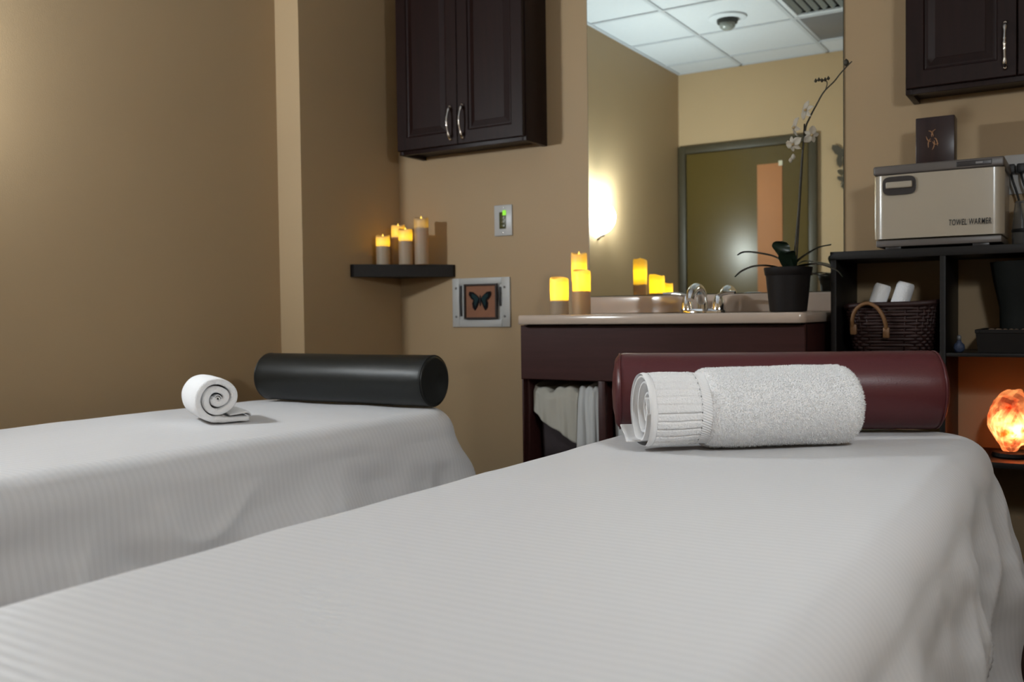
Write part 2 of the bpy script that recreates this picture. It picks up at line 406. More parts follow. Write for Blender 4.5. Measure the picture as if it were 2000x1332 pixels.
# ------------------------------------------------------------------ wall cabinets
def ring_panel(x0, x1, z0, z1, y, prof, thick):
    """front faces -Y at y; prof = [(inset, depth back from y)], closed by a slab behind"""
    V, Fc = [], []
    rows = [(0, thick), (0, prof[0][1])] + prof[1:] if prof[0][0] == 0 else prof
    for ins, dy in rows:
        V += [(x0+ins, y+dy, z0+ins), (x1-ins, y+dy, z0+ins), (x1-ins, y+dy, z1-ins), (x0+ins, y+dy, z1-ins)]
    n = len(rows)
    for k in range(n-1):
        for i in range(4):
            j = (i+1) % 4; Fc.append([k*4+i, k*4+j, (k+1)*4+j, (k+1)*4+i])
    Fc.append([(n-1)*4+i for i in range(4)]); Fc.append([3, 2, 1, 0])
    return V, Fc
DOORP = [(0, .002), (.002, 0), (.048, 0), (.051, .006), (.056, .0075), (.060, .0075), (.078, .001), (.08, .0)]
def pull(parent, x, y, z0, z1):
    """bowed nickel pull with turned beads"""
    n = 28; pts = []; rad = []
    for k in range(n+1):
        u = k/n; zz = z0 + (z1-z0)*u
        bow = math.sin(PI*u)**.7*.026
        pts.append((x, y-.004-bow, zz))
        v = abs(u-.5)*2
        r = .0036 + .0038*max(0, 1-abs(v-.80)/.2) + .0022*math.exp(-(v/.06)**2) + .0014*math.exp(-((v-.22)/.06)**2)
        rad.append(r)
    h = tube('handle', pts, rad, M_pewter, parent, 10); h['label'] = 'bowed brushed nickel pull'
    for zz in (z0, z1):
        lathe('handle_foot', [(.007, 0), (.0075, .004), (.004, .009)], (0, 0, 0), M_pewter, h, 12, axis=((x, y, zz), (1, 0, 0), (0, 0, 1), (0, -1, 0)))
def wall_cabinet(label, x0, x1, yf, z0, z1, hz0, hz1):
    t = thing('wall_cabinet', label, 'cabinet', ((x0+x1)/2, BW, z0), 'dark wall cabinets')
    T = .018
    box('side_panel', (x0, yf+.001, z0), (x0+T, BW-.001, z1), M_cab, t, .001)
    box('side_panel', (x1-T, yf+.001, z0), (x1, BW-.001, z1), M_cab, t, .001)
    box('bottom_panel', (x0+T, yf+.02, z0+.014), (x1-T, BW-.001, z0+.03), M_cab, t, .001)
    box('bottom_rail', (x0+T, yf+.001, z0), (x1-T, yf+.02, z0+.035), M_cab, t, .001)
    box('top_panel', (x0+T, yf+.001, z1-.02), (x1-T, BW-.001, z1), M_cab, t, .001)
    xm = (x0+x1)/2
    for a, b, hx in ((x0+.004, xm-.0015, xm-.03), (xm+.0015, x1-.004, xm+.028)):
        dd = make('door', *ring_panel(a, b, z0+.014, z1-.006, yf-.019, DOORP, .019), M_cab, t)
        pull(dd, hx, yf-.019, hz0, hz1)
    return t
wall_cabinet('dark espresso wall cabinet above the corner shelf of candles', -2.40, -1.80, 3.04, 1.525, 2.30, 1.56, 1.685)
wall_cabinet('dark espresso wall cabinet above the towel warmer, cut by the right edge', -.478, .115, 3.04, 1.517, 2.30, 1.555, 1.68)

# ------------------------------------------------------------------ corner shelf and its candles
SZ = 1.083
t = thing('corner_shelf', 'dark wooden corner shelf holding four candles', 'shelf', (XB, BW, 1.033))
L1, L2 = .287, .322
P = [(XB, BW), (XB+L1, BW), (XB+L1, BW-.016), (XB+.02, BW-L2), (XB, BW-L2)]
V = [(x, y, 1.034) for x, y in P]+[(x, y, SZ) for x, y in P]
make('board', V, [[4, 3, 2, 1, 0], [5, 6, 7, 8, 9]]+[[i, (i+1) % 5, 5+(i+1) % 5, 5+i] for i in range(5)], M_shelf, t)
M_wax = translucent('ivory_wax', (1.0, .60, .012), (.62, .55, .42), .4)
M_flame = emis('led_flame', (1, .62, .10), 1.6)
def candle(label, x, y, z, r, h, group, tilt=.004, flame=True, lit=.25, power=1.0, seed=0, glow=.4):
    t = thing('led_candle', label, 'candle', (x, y, z), group)
    rnd = random.Random(seed)
    ph = rnd.uniform(0, 6); ph2 = rnd.uniform(0, 6)
    seg = 36; V, Fc = [], []
    prof = [(r*.98, 0), (r, .004), (r, h*.35), (r*1.01, h*.7), (r*1.03, h-.01), (r*1.0, h-.002), (r*.93, h), (r*.82, h-.004), (r*.6, h-.013), (r*.25, h-.016), (.0008, h-.017)]
    for k, (rr, zz) in enumerate(prof):
        for i in range(seg):
            a = 2*PI*i/seg
            wv = 0
            if k >= 4: wv = (.002*math.sin(a*2+ph)+.0012*math.sin(a*3+ph2)+tilt*math.cos(a-2.2))*min(1, rr/(r*.9))
            V.append((x+rr*math.cos(a), y+rr*math.sin(a), z+zz+wv))
    n = len(prof)
    for k in range(n-1):
        for i in range(seg):
            j = (i+1) % seg; Fc.append([k*seg+i, k*seg+j, (k+1)*seg+j, (k+1)*seg+i])
    Fc.append(list(range(seg))[::-1]); Fc.append([(n-1)*seg+i for i in range(seg)])
    make('wax_body', V, Fc, M_wax, t, smooth=True, angle=60)
    lathe('light_stop', [(.001, 0), (r*.955, 0), (r*.955, .004), (.001, .004)], (x, y, z+h*(1-glow)), M_white_plastic, t, 28)  # unseen disc added inside the wax to keep LED light off the lower part
    if flame:
        lathe('flame', [(.0012, -.004), (.0022, .0), (.0042, .006), (.004, .010), (.002, .016), (.0003, .020)], (x, y, z+h-.012), M_flame, t, 12)
    ld = bpy.data.lights.new('candle_led', 'POINT'); ld.energy = LED_W*power; ld.color = (1, .85, .42); ld.shadow_soft_size = .006
    lo = bpy.data.objects.new('candle_led', ld); COL.objects.link(lo); lo.parent = t; lo.location = (0, 0, h*(1-glow)+.006+(h*glow-.02)*.45)
    return t
G1 = 'candles on the corner shelf'
candle('shortest lit ivory candle at the left of the corner shelf', -2.462, 3.0, SZ, .028, .119, G1, seed=1, glow=.40, power=.65)
candle('lit ivory candle behind the others on the corner shelf', -2.458, 3.095, SZ, .028, .168, G1, seed=2, glow=.32, power=.65)
candle('lit ivory candle at the front middle of the corner shelf', -2.381, 3.045, SZ, .028, .144, G1, seed=3, glow=.36, power=.7)
candle('tallest candle, barely glowing, at the right of the corner shelf', -2.33, 3.085, SZ, .029, .190, G1, seed=4, glow=.24, power=.16)

# ------------------------------------------------------------------ switch plate, picture in a box
t = thing('wall_switch', 'white switch plate with an olive timer and green light, below the wall cabinet', 'switch', (-2.004, BW, 1.25))
box('plate', (-2.046, BW-.007, 1.189), (-1.962, BW, 1.312), M_white_plastic, t, .003)
sw = box('timer_insert', (-2.020, BW-.0095, 1.217), (-1.990, BW-.0065, 1.284), M_green, t, .001)
box('indicator', (-2.004, BW-.0105, 1.270), (-1.988, BW-.009, 1.290), M_led_green, sw, .0005)
for k in range(3): box('button', (-2.017, BW-.0115, 1.222+k*.016), (-1.993, BW-.0092, 1.234+k*.016), M_green, sw, .001)
for zz in (1.20, 1.302): lathe('screw', [(.003, 0), (.003, .001), (.001, .0016)], (0, 0, 0), M_pewter, t, 10, axis=((-2.004, BW-.007, zz), (1, 0, 0), (0, 0, 1), (0, -1, 0)))

t = thing('recessed_wall_box', 'white recessed wall box framing the butterfly picture', 'wall box', (-2.115, BW, .824))
M_boxw = mat('white_box_plastic', (.66, .65, .62), .45)
x0, x1, z0, z1 = -2.256, -1.976, .825, 1.025; a0, a1, b0, b1 = -2.222, -2.014, .857, 1.0
fr = [boxg((x0, BW-.008, z0), (a0, BW, z1), .002), boxg((a1, BW-.008, z0), (x1, BW, z1), .002), boxg((a0, BW-.008, z0), (a1, BW, b0), .002), boxg((a0, BW-.008, b1), (a1, BW, z1), .002)]
make('flange', *join(*fr), M_boxw, t, smooth=True, angle=40)
make('box_back', *boxg((a0, BW-.003, b0), (a1, BW-.0005, b1)), M_boxw, t)
for xx in (-2.236, -2.0):
    for zz in (.868, .985):
        lathe('screw', [(.005, 0), (.005, .0015), (.002, .0025)], (0, 0, 0), mat('steel_screw', (.12, .11, .10), .4, metal=.6), t, 12, axis=((xx, BW-.008, zz), (1, 0, 0), (0, 0, 1), (0, -1, 0)))
for xx, (q0, q1) in ((-2.214, (.87, .995)), (-2.022, (.91, .985))):
    tube('clip_wire', [(xx, BW-.006, q0), (xx, BW-.011, (q0+q1)/2), (xx, BW-.006, q1)], .004, mat('dark_wire', (.05, .045, .045), .5), t, 8)
t = thing('butterfly_picture', 'small framed dark butterfly on an orange ground in the white wall box', 'picture', (-2.11, BW-.012, .858))
px0, px1, pz0, pz1 = -2.190, -2.031, .8575, 1.0
M_pf = mat('dark_picture_frame', (.035, .02, .016), .4)
fr = [boxg((px0, BW-.022, pz0), (px0+.007, BW-.009, pz1), .001), boxg((px1-.007, BW-.022, pz0), (px1, BW-.009, pz1), .001),
      boxg((px0+.007, BW-.022, pz0), (px1-.007, BW-.009, pz0+.007), .001), boxg((px0+.007, BW-.022, pz1-.007), (px1-.007, BW-.009, pz1), .001)]
make('frame', *join(*fr), M_pf, t)
make('backing', *boxg((px0+.007, BW-.014, pz0+.007), (px1-.007, BW-.010, pz1-.007)), mat('burnt_orange_paper', (.36, .15, .075), .7, noise_scale=18, noise_amt=.25), t)
butterfly(t, (-2.112, BW-.014, .937), .054, .052, mat('black_wing', (.008, .008, .010), .7, spec=.1), mat('black_body', (.02, .016, .016), .6), -1, .06, mat('teal_patch', (.012, .04, .044), .6, spec=.15))  # black wings with flat teal patches

# ------------------------------------------------------------------ vanity, counter, faucet
CX0, CX1, CY0, CT = -1.646, -.690, 2.70, .872
t = thing('vanity', 'dark mahogany vanity with an open lower bay under the sink counter', 'vanity', (-1.17, 2.95, 0))
VX0, VX1, VY = -1.650, -.700, 2.735
box('side_panel', (VX0, VY+.02, 0), (VX0+.018, BW-.001, .84), M_van, t, .001)
box('side_panel', (VX1-.018, VY+.02, 0), (VX1, BW-.001, .84), M_van, t, .001)
ap = make('apron', *ring_panel(VX0-.003, VX1+.002, .655, .838, VY, [(0, .003), (.003, 0), (.010, 0)], .02), M_van, t)
box('front_post', (-1.362, VY+.002, 0), (-1.338, VY+.02, .655), M_van, t, .001)
box('front_post', (VX0, VY+.002, 0), (VX0+.006, VY+.02, .655), M_van, t, .001)
box('front_post', (-1.03, VY+.002, 0), (-1.006, VY+.02, .655), M_van, t, .001)
box('partition', (-1.358, VY+.02, .1), (-1.342, BW-.001, .64), M_van, t, .001)
box('floor_board', (VX0+.018, VY+.02, .085), (VX1-.018, BW-.001, .10), M_van, t, .001)
box('kick_board', (VX0+.006, VY+.05, 0), (VX1-.006, VY+.065, .085), M_dark, t, .001)

t = thing('sink_counter', 'beige cultured marble counter with integral sink and backsplash', 'counter', (-1.168, 2.95, .84))
nx, ny = 72, 40; V, Fc = [], []
sx, sy, ax, ay = -1.134, 2.935, .215, .150
for j in range(ny+1):
    for i in range(nx+1):
        xx = CX0+.006+(CX1-CX0-.012)*i/nx; yy = CY0+.008+(BW-.001-CY0-.008)*j/ny
        q = math.hypot((xx-sx)/ax, (yy-sy)/ay)
        zz = CT - (.11*(1-q**2.5) + .004 if q < 1 else 0)
        V.append((xx, yy, zz))
for j in range(ny):
    for i in range(nx):
        p = j*(nx+1)+i; Fc.append([p, p+1, p+nx+2, p+nx+1])
make('basin_top', V, Fc, M_counter, t, smooth=True, angle=50)
# rounded front and side edge
V, Fc = [], []
path = [(CX0, BW-.001), (CX0, CY0+.012), (CX0+.004, CY0+.004), (CX0+.012, CY0), (CX1-.02, CY0), (CX1-.006, CY0+.006), (CX1, CY0+.02), (CX1, BW-.001)]
nrm = [(-1, 0), (-1, 0), (-.7, -.7), (0, -1), (0, -1), (.7, -.7), (1, 0), (1, 0)]
prof = [(-.008, CT), (-.003, CT-.001), (0, CT-.006), (0, CT-.028), (-.003, CT-.031), (-.05, CT-.031)]
for (xx, yy), (nx_, ny_) in zip(path, nrm):
    for off, zz in prof: V.append((xx+nx_*off, yy+ny_*off, zz))
m_ = len(prof)
for k in range(len(path)-1):
    for i in range(m_-1): Fc.append([k*m_+i, k*m_+i+1, (k+1)*m_+i+1, (k+1)*m_+i])
make('edge_moulding', V, Fc, M_counter, t, smooth=True, angle=50)
box('backsplash', (CX0+.002, BW-.022, CT), (CX1-.001, BW-.001, .936), M_counter, t, .005, seg=3)

FX, FY = -1.134, 3.085
t = thing('faucet', 'chrome two-handle faucet behind the sink', 'faucet', (FX, FY, CT))
V, Fc = latheg([(.0, 0), (.028, 0), (.028, .008), (.024, .014), (.0, .014)], (FX, FY, CT), 32, cap=False)
V = [((v[0]-FX)*2.9+FX, v[1], v[2]) for v in V]
make('base_plate', V, Fc, M_chrome, t, smooth=True, angle=40)
sp = smooth_path([(FX, FY, CT+.01), (FX, FY-.004, CT+.045), (FX, FY-.03, CT+.078), (FX, FY-.07, CT+.083), (FX, FY-.105, CT+.066), (FX, FY-.118, CT+.044)], 6)
n = len(sp); tube('spout', sp, [.021-.007*k/(n-1) for k in range(n)], M_chrome, t, 20)
for s in (-1, 1):
    hx = FX+s*.056
    lathe('handle_hub', [(.0235, .012), (.022, .024), (.017, .042), (.013, .055), (.010, .060), (.0005, .062)], (hx, FY, CT), M_chrome, t, 24)
    lv = smooth_path([(hx, FY, CT+.056), (hx+s*.02, FY-.012, CT+.064), (hx+s*.05, FY-.03, CT+.067), (hx+s*.072, FY-.042, CT+.066)], 5)
    tube('lever', lv, [.0085-.0035*k/(len(lv)-1) for k in range(len(lv))], M_chrome, t, 12)
G2 = 'candles on the sink counter'
candle('short lit ivory pillar candle at the front left of the counter', -1.5015, 2.738, CT+.0005, .0305, .1225, G2, flame=False, glow=.64, power=2.2, seed=11)
candle('medium lit ivory pillar candle beside the mirror edge', -1.485, 2.866, CT+.0005, .0305, .151, G2, flame=False, glow=.50, power=2.2, seed=12)
candle('tallest lit ivory pillar candle behind the medium one on the counter', -1.528, 2.932, CT+.0005, .027, .213, G2, glow=.48, power=1.6, seed=14)

# linens in the vanity's lower bays
M_linen = mat('cream_linen', (.60, .57, .49), .85, spec=.2, bump=.2, bump_scale=60)
M_linen2 = mat('white_linen', (.74, .74, .72), .85, spec=.2, bump=.2, bump_scale=60)
M_hamper = mat('dark_hamper_fabric', (.045, .03, .032), .8, noise_scale=80, noise_amt=.2)
def hamper(label, x0, x1, y0, y1, z1):
    t = thing('laundry_hamper', label, 'hamper', ((x0+x1)/2, (y0+y1)/2, .10), 'hampers in the vanity')
    V, Fc = boxg((x0, y0, .10), (x1, y1, z1), .012, 3)
    cx_, cy_ = (x0+x1)/2, (y0+y1)/2
    V = [(cx_+(v[0]-cx_)*(.9+.1*(v[2]-.1)/(z1-.1)), cy_+(v[1]-cy_)*(.9+.1*(v[2]-.1)/(z1-.1)), v[2]) for v in V]
    make('body', V, Fc, M_hamper, t, smooth=True, angle=40)
    fr = [boxg((x0+.004, y0-.004, z1-.06), (x1-.004, y0+.004, z1-.045), .003)]
    make('rim_band', *join(*fr), mat('hamper_band', (.03, .02, .022), .6), t)
def drape(name, label, x0, x1, yf, yb, ztop, hem, m, seed, amp=.008):
    """cloth thrown over a hamper: top surface, then hanging down the front to hem(x)"""
    rnd = random.Random(seed); ph = [rnd.uniform(0, 6) for _ in range(6)]
    V, Fc = [], []; nx, nt_, nh = 48, 10, 26
    for i in range(nx+1):
        u = i/nx; xx = x0+(x1-x0)*u
        for k in range(nt_+1):
            v = k/nt_; yy = yb+(yf-yb)*v
            V.append((xx, yy, ztop + .010*math.sin(u*9+ph[0])*math.sin(v*5+ph[1]) + .006*math.sin(u*21+v*7+ph[2]) - .012*v**6))
        hz = hem(u)
        for k in range(1, nh+1):
            v = k/nh; zz = ztop-.012 + (hz-ztop+.012)*v
            w_ = amp*(.4+.6*v)
            yy = yf - .012*min(1, v*5) - w_*(math.sin(u*13+ph[3]+v*1.5)+.6*math.sin(u*27+ph[4]-v*2)) - .004*v
            V.append((xx+.006*v*math.sin(u*12+ph[5]), yy, zz + .010*math.sin(u*9+ph[0])*math.sin(5+ph[1])*(1-v)))
    r = nt_+nh+1
    for i in range(nx):
        for k in range(r-1):
            p = i*r+k; Fc.append([p, p+1, p+r+1, p+r])
    o = make(name, V, Fc, m, None, ((x0+x1)/2, (yf+yb)/2, hem(.5)), True)
    md = o.modifiers.new('thickness', 'SOLIDIFY'); md.thickness = .004; md.offset = 0
    tag(o, label, 'linen', 'linens in the vanity'); return o
hamper('dark fabric hamper in the left bay of the vanity', -1.618, -1.372, 2.80, 3.14, .60)
hamper('dark fabric hamper in the middle bay of the vanity', -1.325, -1.045, 2.81, 3.14, .585)
drape('linen_sheet', 'cream sheet heaped over the hamper in the left vanity bay', -1.628, -1.458, 2.788, 3.12, .632, lambda u: .545-.105*u**.8, M_linen, 3, .004)
drape('linen_sheet', 'white rumpled sheet hanging beside the cream one in the left vanity bay', -1.452, -1.366, 2.782, 3.12, .640, lambda u: .40-.14*u, M_linen2, 5, .006)
drape('linen_sheet', 'white sheet over the hamper behind the red bolster', -1.325, -1.06, 2.79, 3.12, .632, lambda u: .30-.05*u, M_linen2, 8, .012)

# ------------------------------------------------------------------ open shelf unit
SX0, SX1, SY, STOP = -.667, .305, 2.90, 1.050
t = thing('open_shelf_unit', 'black-brown open cube shelving under the towel warmer', 'shelf unit', (-.18, 3.05, 0))
box('top_board', (SX0, SY, STOP-.024), (SX1, BW-.001, STOP), M_shelf, t, .001)
for a, b in ((SX0+.001, SX0+.017), (-.366, -.351), (-.018, -.003), (SX1-.017, SX1-.001)):
    box('upright', (a, SY+.002, 0), (b, BW-.001, STOP-.024), M_shelf, t, .001)
for a, b in ((SX0+.017, -.366), (-.351, -.018), (-.003, SX1-.017)):
    for z in (.741, .440, .05):
        box('shelf_board', (a, SY+.004, z-(.0 if z > .7 else .006)), (b, BW-.001, z+.010), M_shelf, t, .001)
    box('plinth', (a, SY+.02, 0), (b, SY+.034, .044), M_shelf, t, .001)

# basket with rolled cloths
M_wick = mat('dark_wicker', (.045, .016, .013), .55, noise_scale=60, noise_amt=.45)
M_strap = mat('tan_leather', (.30, .145, .055), .5, noise_scale=30, noise_amt=.15)
BX, BY, BZ = -.506, 3.045, .7515
t = thing('wicker_basket', 'dark brown wicker basket with tan loop handle on the open shelf', 'basket', (BX, BY, BZ))
def bask(u, h):
    """rounded rectangle at height fraction h"""
    hx = .107+.024*h; hy = .10+.018*h; e = .35
    c, s = math.cos(u), math.sin(u)
    return BX+hx*math.copysign(abs(c)**e, c), BY+hy*math.copysign(abs(s)**e, s)
NS = 64; H = .135
V, Fc = [], []; rows = 15
for k in range(rows):
    pts = []
    for i in range(NS):
        u = 2*PI*i/NS; xx, yy = bask(u, k/rows)
        d = .003*(1 if (i//2+k) % 2 else -1)
        nx_, ny_ = xx-BX, yy-BY; l = math.hypot(nx_, ny_)
        pts.append((xx+nx_/l*d, yy+ny_/l*d, BZ+.006+H*(k+.5)/rows+.0006*math.sin(i*1.7+k)))
    n0 = len(V)
    for i in range(NS):
        p = Vector(pts[i]); nx_, ny_ = p.x-BX, p.y-BY; l = math.hypot(nx_, ny_); nv = Vector((nx_/l, ny_/l, 0))
        for q in range(6):
            a = 2*PI*q/6; V.append(tuple(p + nv*.0045*math.cos(a) + Vector((0, 0, .0052*math.sin(a)))))
    for i in range(NS):
        j = (i+1) % NS
        for q in range(6):
            r = (q+1) % 6; Fc.append([n0+i*6+q, n0+j*6+q, n0+j*6+r, n0+i*6+r])
o = make('weave', V, Fc, M_wick, t, smooth=True); o['kind'] = 'stuff'
V, Fc = [], []
for i in range(0, NS, 2):
    u = 2*PI*(i+.5)/NS
    x0_, y0_ = bask(u, 0); x1_, y1_ = bask(u, 1)
    V1, F1 = tubeg([(x0_, y0_, BZ+.002), (x1_, y1_, BZ+H+.004)], .0028, 5); n0 = len(V); V += V1; Fc += [[a+n0 for a in f] for f in F1]
o = make('stakes', V, Fc, M_wick, t, smooth=True); o['kind'] = 'stuff'
pts = [(*bask(2*PI*i/NS, 1.05), BZ+H+.004+.006*math.cos(2*PI*i/NS)) for i in range(NS+1)]
tube('rim', pts, .008, M_wick, t, 8)
V = [(*bask(2*PI*i/40, 0), BZ) for i in range(40)]+[(*bask(2*PI*i/40, 0), BZ+.006) for i in range(40)]
make('base', V, [list(range(40))[::-1], list(range(40, 80))]+[[i, (i+1) % 40, 40+(i+1) % 40, 40+i] for i in range(40)], M_wick, t)
hy = BY-.128
hp = smooth_path([(-.604, hy+.006, .815), (-.607, hy-.004, .842), (-.598, hy-.008, .873), (-.578, hy-.009, .891), (-.556, hy-.009, .894), (-.534, hy-.009, .880), (-.519, hy-.008, .855), (-.513, hy-.004, .832), (-.512, hy+.006, .808)], 5)
n = len(hp); h_ = tube('handle', hp, .0058, M_strap, t, 10); h_['label'] = 'tan leather loop handle'
for (xx, zz) in ((-.604, .822), (-.512, .812)):
    V, Fc = boxg((xx-.0095, hy-.004, zz-.020), (xx+.0095, hy+.006, zz+.012), .004, 2)
    make('handle_tab', V, Fc, M_strap, h_, smooth=True, angle=40)
def cloth_roll(label, b, tp, r):
    t = thing('rolled_cloth', label, 'towel', b, 'rolled cloths in the basket')
    b, tp = Vector(b), Vector(tp); wv = (tp-b).normalized(); u = wv.cross(Vector((0, 1, 0))).normalized(); v = wv.cross(u); L = (tp-b).length
    lathe('roll', [(r*.9, 0), (r, .006), (r*1.02, L*.5), (r, L-.012), (r*.93, L-.004), (r*.8, L), (r*.72, L-.002), (r*.66, L-.008)], (0, 0, 0), M_terry, t, 28, axis=(b, u, v, wv))
    sp = []
    for k in range(60):
        a = k*.32; rr = r*.68*(1-k/64); sp.append(b+wv*(L-.004)+u*rr*math.cos(a)+v*rr*math.sin(a))
    tube('spiral_fold', sp, r*.085, M_terry, t, 6)
cloth_roll('white rolled cloth leaning at the left in the wicker basket', (-.5855, 3.01, .80), (-.537, 3.02, .9515), .0245)
cloth_roll('white rolled cloth leaning at the right in the wicker basket', (-.519, 3.01, .80), (-.472, 3.02, .955), .0255)

# table fountain, bottle, salt lamp
M_ftn = mat('black_ceramic', (.010, .011, .009), .65, spec=.15, noise_scale=40, noise_amt=.2, bump=.2, bump_scale=90)
M_tray = mat('dark_tray_wood', (.014, .011, .009), .6, spec=.2)
t = thing('planter_vase', 'black flared vase standing in the dark square tray on the shelf', 'vase', (-.148, 3.04, .817))
lathe('vase_body', [(.077, 0), (.078, .03), (.079, .06), (.087, .10), (.095, .14), (.101, .18), (.103, .190), (.097, .190), (.090, .16), (.07, .05), (.001, .04)], (-.148, 3.04, .817), M_ftn, t, 48)
lathe('vase_soil', [(.092, .165), (.001, .172)], (-.148, 3.04, .817), M_dark, t, 32, cap=False)
t = thing('square_tray', 'dark square wooden tray of pebbles under the black vase', 'tray', (-.148, 3.045, .751))
def frustum(x0, x1, y0, y1, z0, z1, tp):
    V = [(x0+tp, y0+tp, z0), (x1-tp, y0+tp, z0), (x1-tp, y1-tp, z0), (x0+tp, y1-tp, z0), (x0, y0, z1), (x1, y0, z1), (x1, y1, z1), (x0, y1, z1)]
    return V, [[3, 2, 1, 0], [4, 5, 6, 7], [0, 1, 5, 4], [1, 2, 6, 5], [2, 3, 7, 6], [3, 0, 4, 7]]
make('tray_body', *frustum(-.278, -.022, 2.935, 3.165, .7515, .806, .006), M_tray, t)
fr = [boxg((-.280, 2.933, .806), (-.268, 3.167, .8165), .001), boxg((-.032, 2.933, .806), (-.020, 3.167, .8165), .001), boxg((-.268, 2.933, .806), (-.032, 2.945, .8165), .001), boxg((-.268, 3.155, .806), (-.032, 3.167, .8165), .001)]
make('tray_rim', *join(*fr), M_tray, t)
M_peb = mat('tan_pebble', (.34, .22, .14), .6, noise_scale=30, noise_amt=.3)
for k in range(14):
    a = -PI*.95+k*.16; rr = .092+.010*random.random()
    xx = -.148+rr*math.cos(a)*1.05; yy = 3.04+rr*math.sin(a)*.95
    V, Fc = latheg([(.001, -.005), (.006, -.003), (.008, 0), (.006, .004), (.001, .0055)], (xx, yy, .8125), 7)
    make('pebble', V, Fc, M_peb, t, smooth=True)
t = thing('scent_bottle', 'tiny blue glass bottle with a stopper on the shelf beside the tray', 'bottle', (-.3215, 2.95, .751))
M_bg = mat('blue_glass', (.10, .13, .22), .08, trans=.5)
lathe('bottle_body', [(.008, 0), (.0125, .004), (.0155, .013), (.014, .022), (.007, .029), (.005, .034), (.006, .036)], (-.3215, 2.95, .7512), M_bg, t, 24)
lathe('stopper', [(.0045, .036), (.006, .040), (.005, .047), (.001, .050)], (-.3215, 2.95, .7512), mat('grey_stopper', (.25, .26, .28), .3), t, 16)

M_salt = translucent('himalayan_salt', (1.0, .50, .26), (.6, .22, .12), .85, 18, (.55, .05, .008))
t = thing('salt_lamp', 'glowing orange rock salt lamp on the lower shelf', 'lamp', (-.192, 3.03, .450))
bm = bmesh.new(); bmesh.ops.create_icosphere(bm, subdivisions=4, radius=1)
for v in bm.verts:
    p = v.co.copy(); z = p.z
    wd = 1.0 if z > -.2 else 1.0-.28*(-.2-z)/.8
    n = noise.noise(p*1.7+Vector((3, 1, 7)))*.20 + noise.noise(p*4.1)*.10 + noise.noise(p*9)*.035
    q = p*(1+n)
    v.co = Vector((-.192+q.x*.060*wd, 3.03+q.y*.045*wd, .553+q.z*.089))
    if v.co.z < .466: v.co.z = .466
bm.verts.index_update(); V = [tuple(v.co) for v in bm.verts]; Fc = [[v.index for v in f.verts] for f in bm.faces]; bm.free()
make('salt_rock', V, Fc, M_salt, t)
lathe('wood_base', [(.05, .0005), (.054, .004), (.052, .014), (.045, .016)], (-.192, 3.03, .450), M_tray, t, 32)
ld = bpy.data.lights.new('salt_bulb', 'POINT'); ld.energy = SALT_W; ld.color = (1, .72, .42); ld.shadow_soft_size = .012
lo = bpy.data.objects.new('salt_bulb', ld); COL.objects.link(lo); lo.parent = t; lo.location = (.008, -.025, .080)

# ------------------------------------------------------------------ towel warmer and what stands by it
M_cream = mat('cream_enamel', (.56, .48, .37), .3, noise_scale=6, noise_amt=.03, coat=.3)
M_greyp = mat('grey_plastic', (.16, .135, .12), .4)
M_dgrey = mat('dark_grey_plastic', (.045, .038, .038), .35)
t = thing('towel_warmer', 'cream towel warmer cabinet with grey lid on the shelf unit', 'towel warmer', (-.377, 3.04, STOP))
WX0, WX1, WY, WB = -.546, -.206, 2.915, 3.17
box('body', (WX0+.004, WY+.022, 1.079), (WX1-.004, WB, 1.267), M_cream, t, .006)
box('lid', (WX0-.001, WY-.003, 1.267), (WX1+.001, WB+.002, 1.2935), M_greyp, t, .006, seg=3)
box('base', (WX0+.006, WY+.004, 1.0585), (WX1-.006, WB-.002, 1.0775), M_greyp, t, .003)
V, Fc = [], []
nn = 24
for i in range(nn+1):
    u = i/nn; xx = WX0+(WX1-WX0)*u
    e = min(u, 1-u)*(WX1-WX0); bulge = .016*math.sqrt(max(0, 1-(max(0, .018-e)/.018)**2))+.006*math.sin(PI*u)
    for zz in (1.0815, 1.2655):
        V.append((xx, WY+.020-bulge, zz)); 
    for zz in (1.0815, 1.2655): V.append((xx, WY+.0215, zz))
for i in range(nn):
    p = i*4; q = p+4
    Fc += [[p, q, q+1, p+1], [p+2, p+3, q+3, q+2], [p, p+2, q+2, q], [p+1, q+1, q+3, p+3]]
Fc += [[0, 1, 3, 2], [nn*4, nn*4+2, nn*4+3, nn*4+1]]
dr = make('door', V, Fc, M_cream, t, smooth=True, angle=50)
yd = WY-.0035
hx0, hx1, hz0, hz1 = -.520, -.430, 1.207, 1.2600
V, Fc = [], []
ov = []
for i in range(40):
    a = 2*PI*i/40; c, s = math.cos(a), math.sin(a)
    ov.append(((hx0+hx1)/2+(hx1-hx0)/2*math.copysign(abs(c)**.35, c), (hz0+hz1)/2+(hz1-hz0)/2*math.copysign(abs(s)**.62, s)))
V = [(x, yd-.003, z) for x, z in ov]+[(x, yd+.006, z) for x, z in ov]
hd = make('handle_recess', V, [list(range(40)), list(range(40, 80))[::-1]]+[[i, (i+1) % 40, 40+(i+1) % 40, 40+i] for i in range(40)], M_dgrey, dr)
box('handle_bar', (hx0+.009, yd-.011, 1.2255), (hx1-.009, yd-.0025, 1.2445), M_cream, dr, .004, seg=3)
cp = box('control_strip', (-.325, WY-.005, 1.273), (-.236, WY-.001, 1.2875), M_dgrey, t, .005, seg=3)
box('indicator', (-.276, WY-.0062, 1.277), (-.258, WY-.0045, 1.283), mat('pale_button', (.30, .28, .27), .3), cp, .001)
for a in (-.515, -.285):
    box('foot', (a, WY+.01, STOP+.0003), (a+.042, WY+.04, 1.0590), M_dgrey, t, .001)
    box('foot', (a, WB-.05, STOP+.0003), (a+.042, WB-.02, 1.0590), M_dgrey, t, .001)
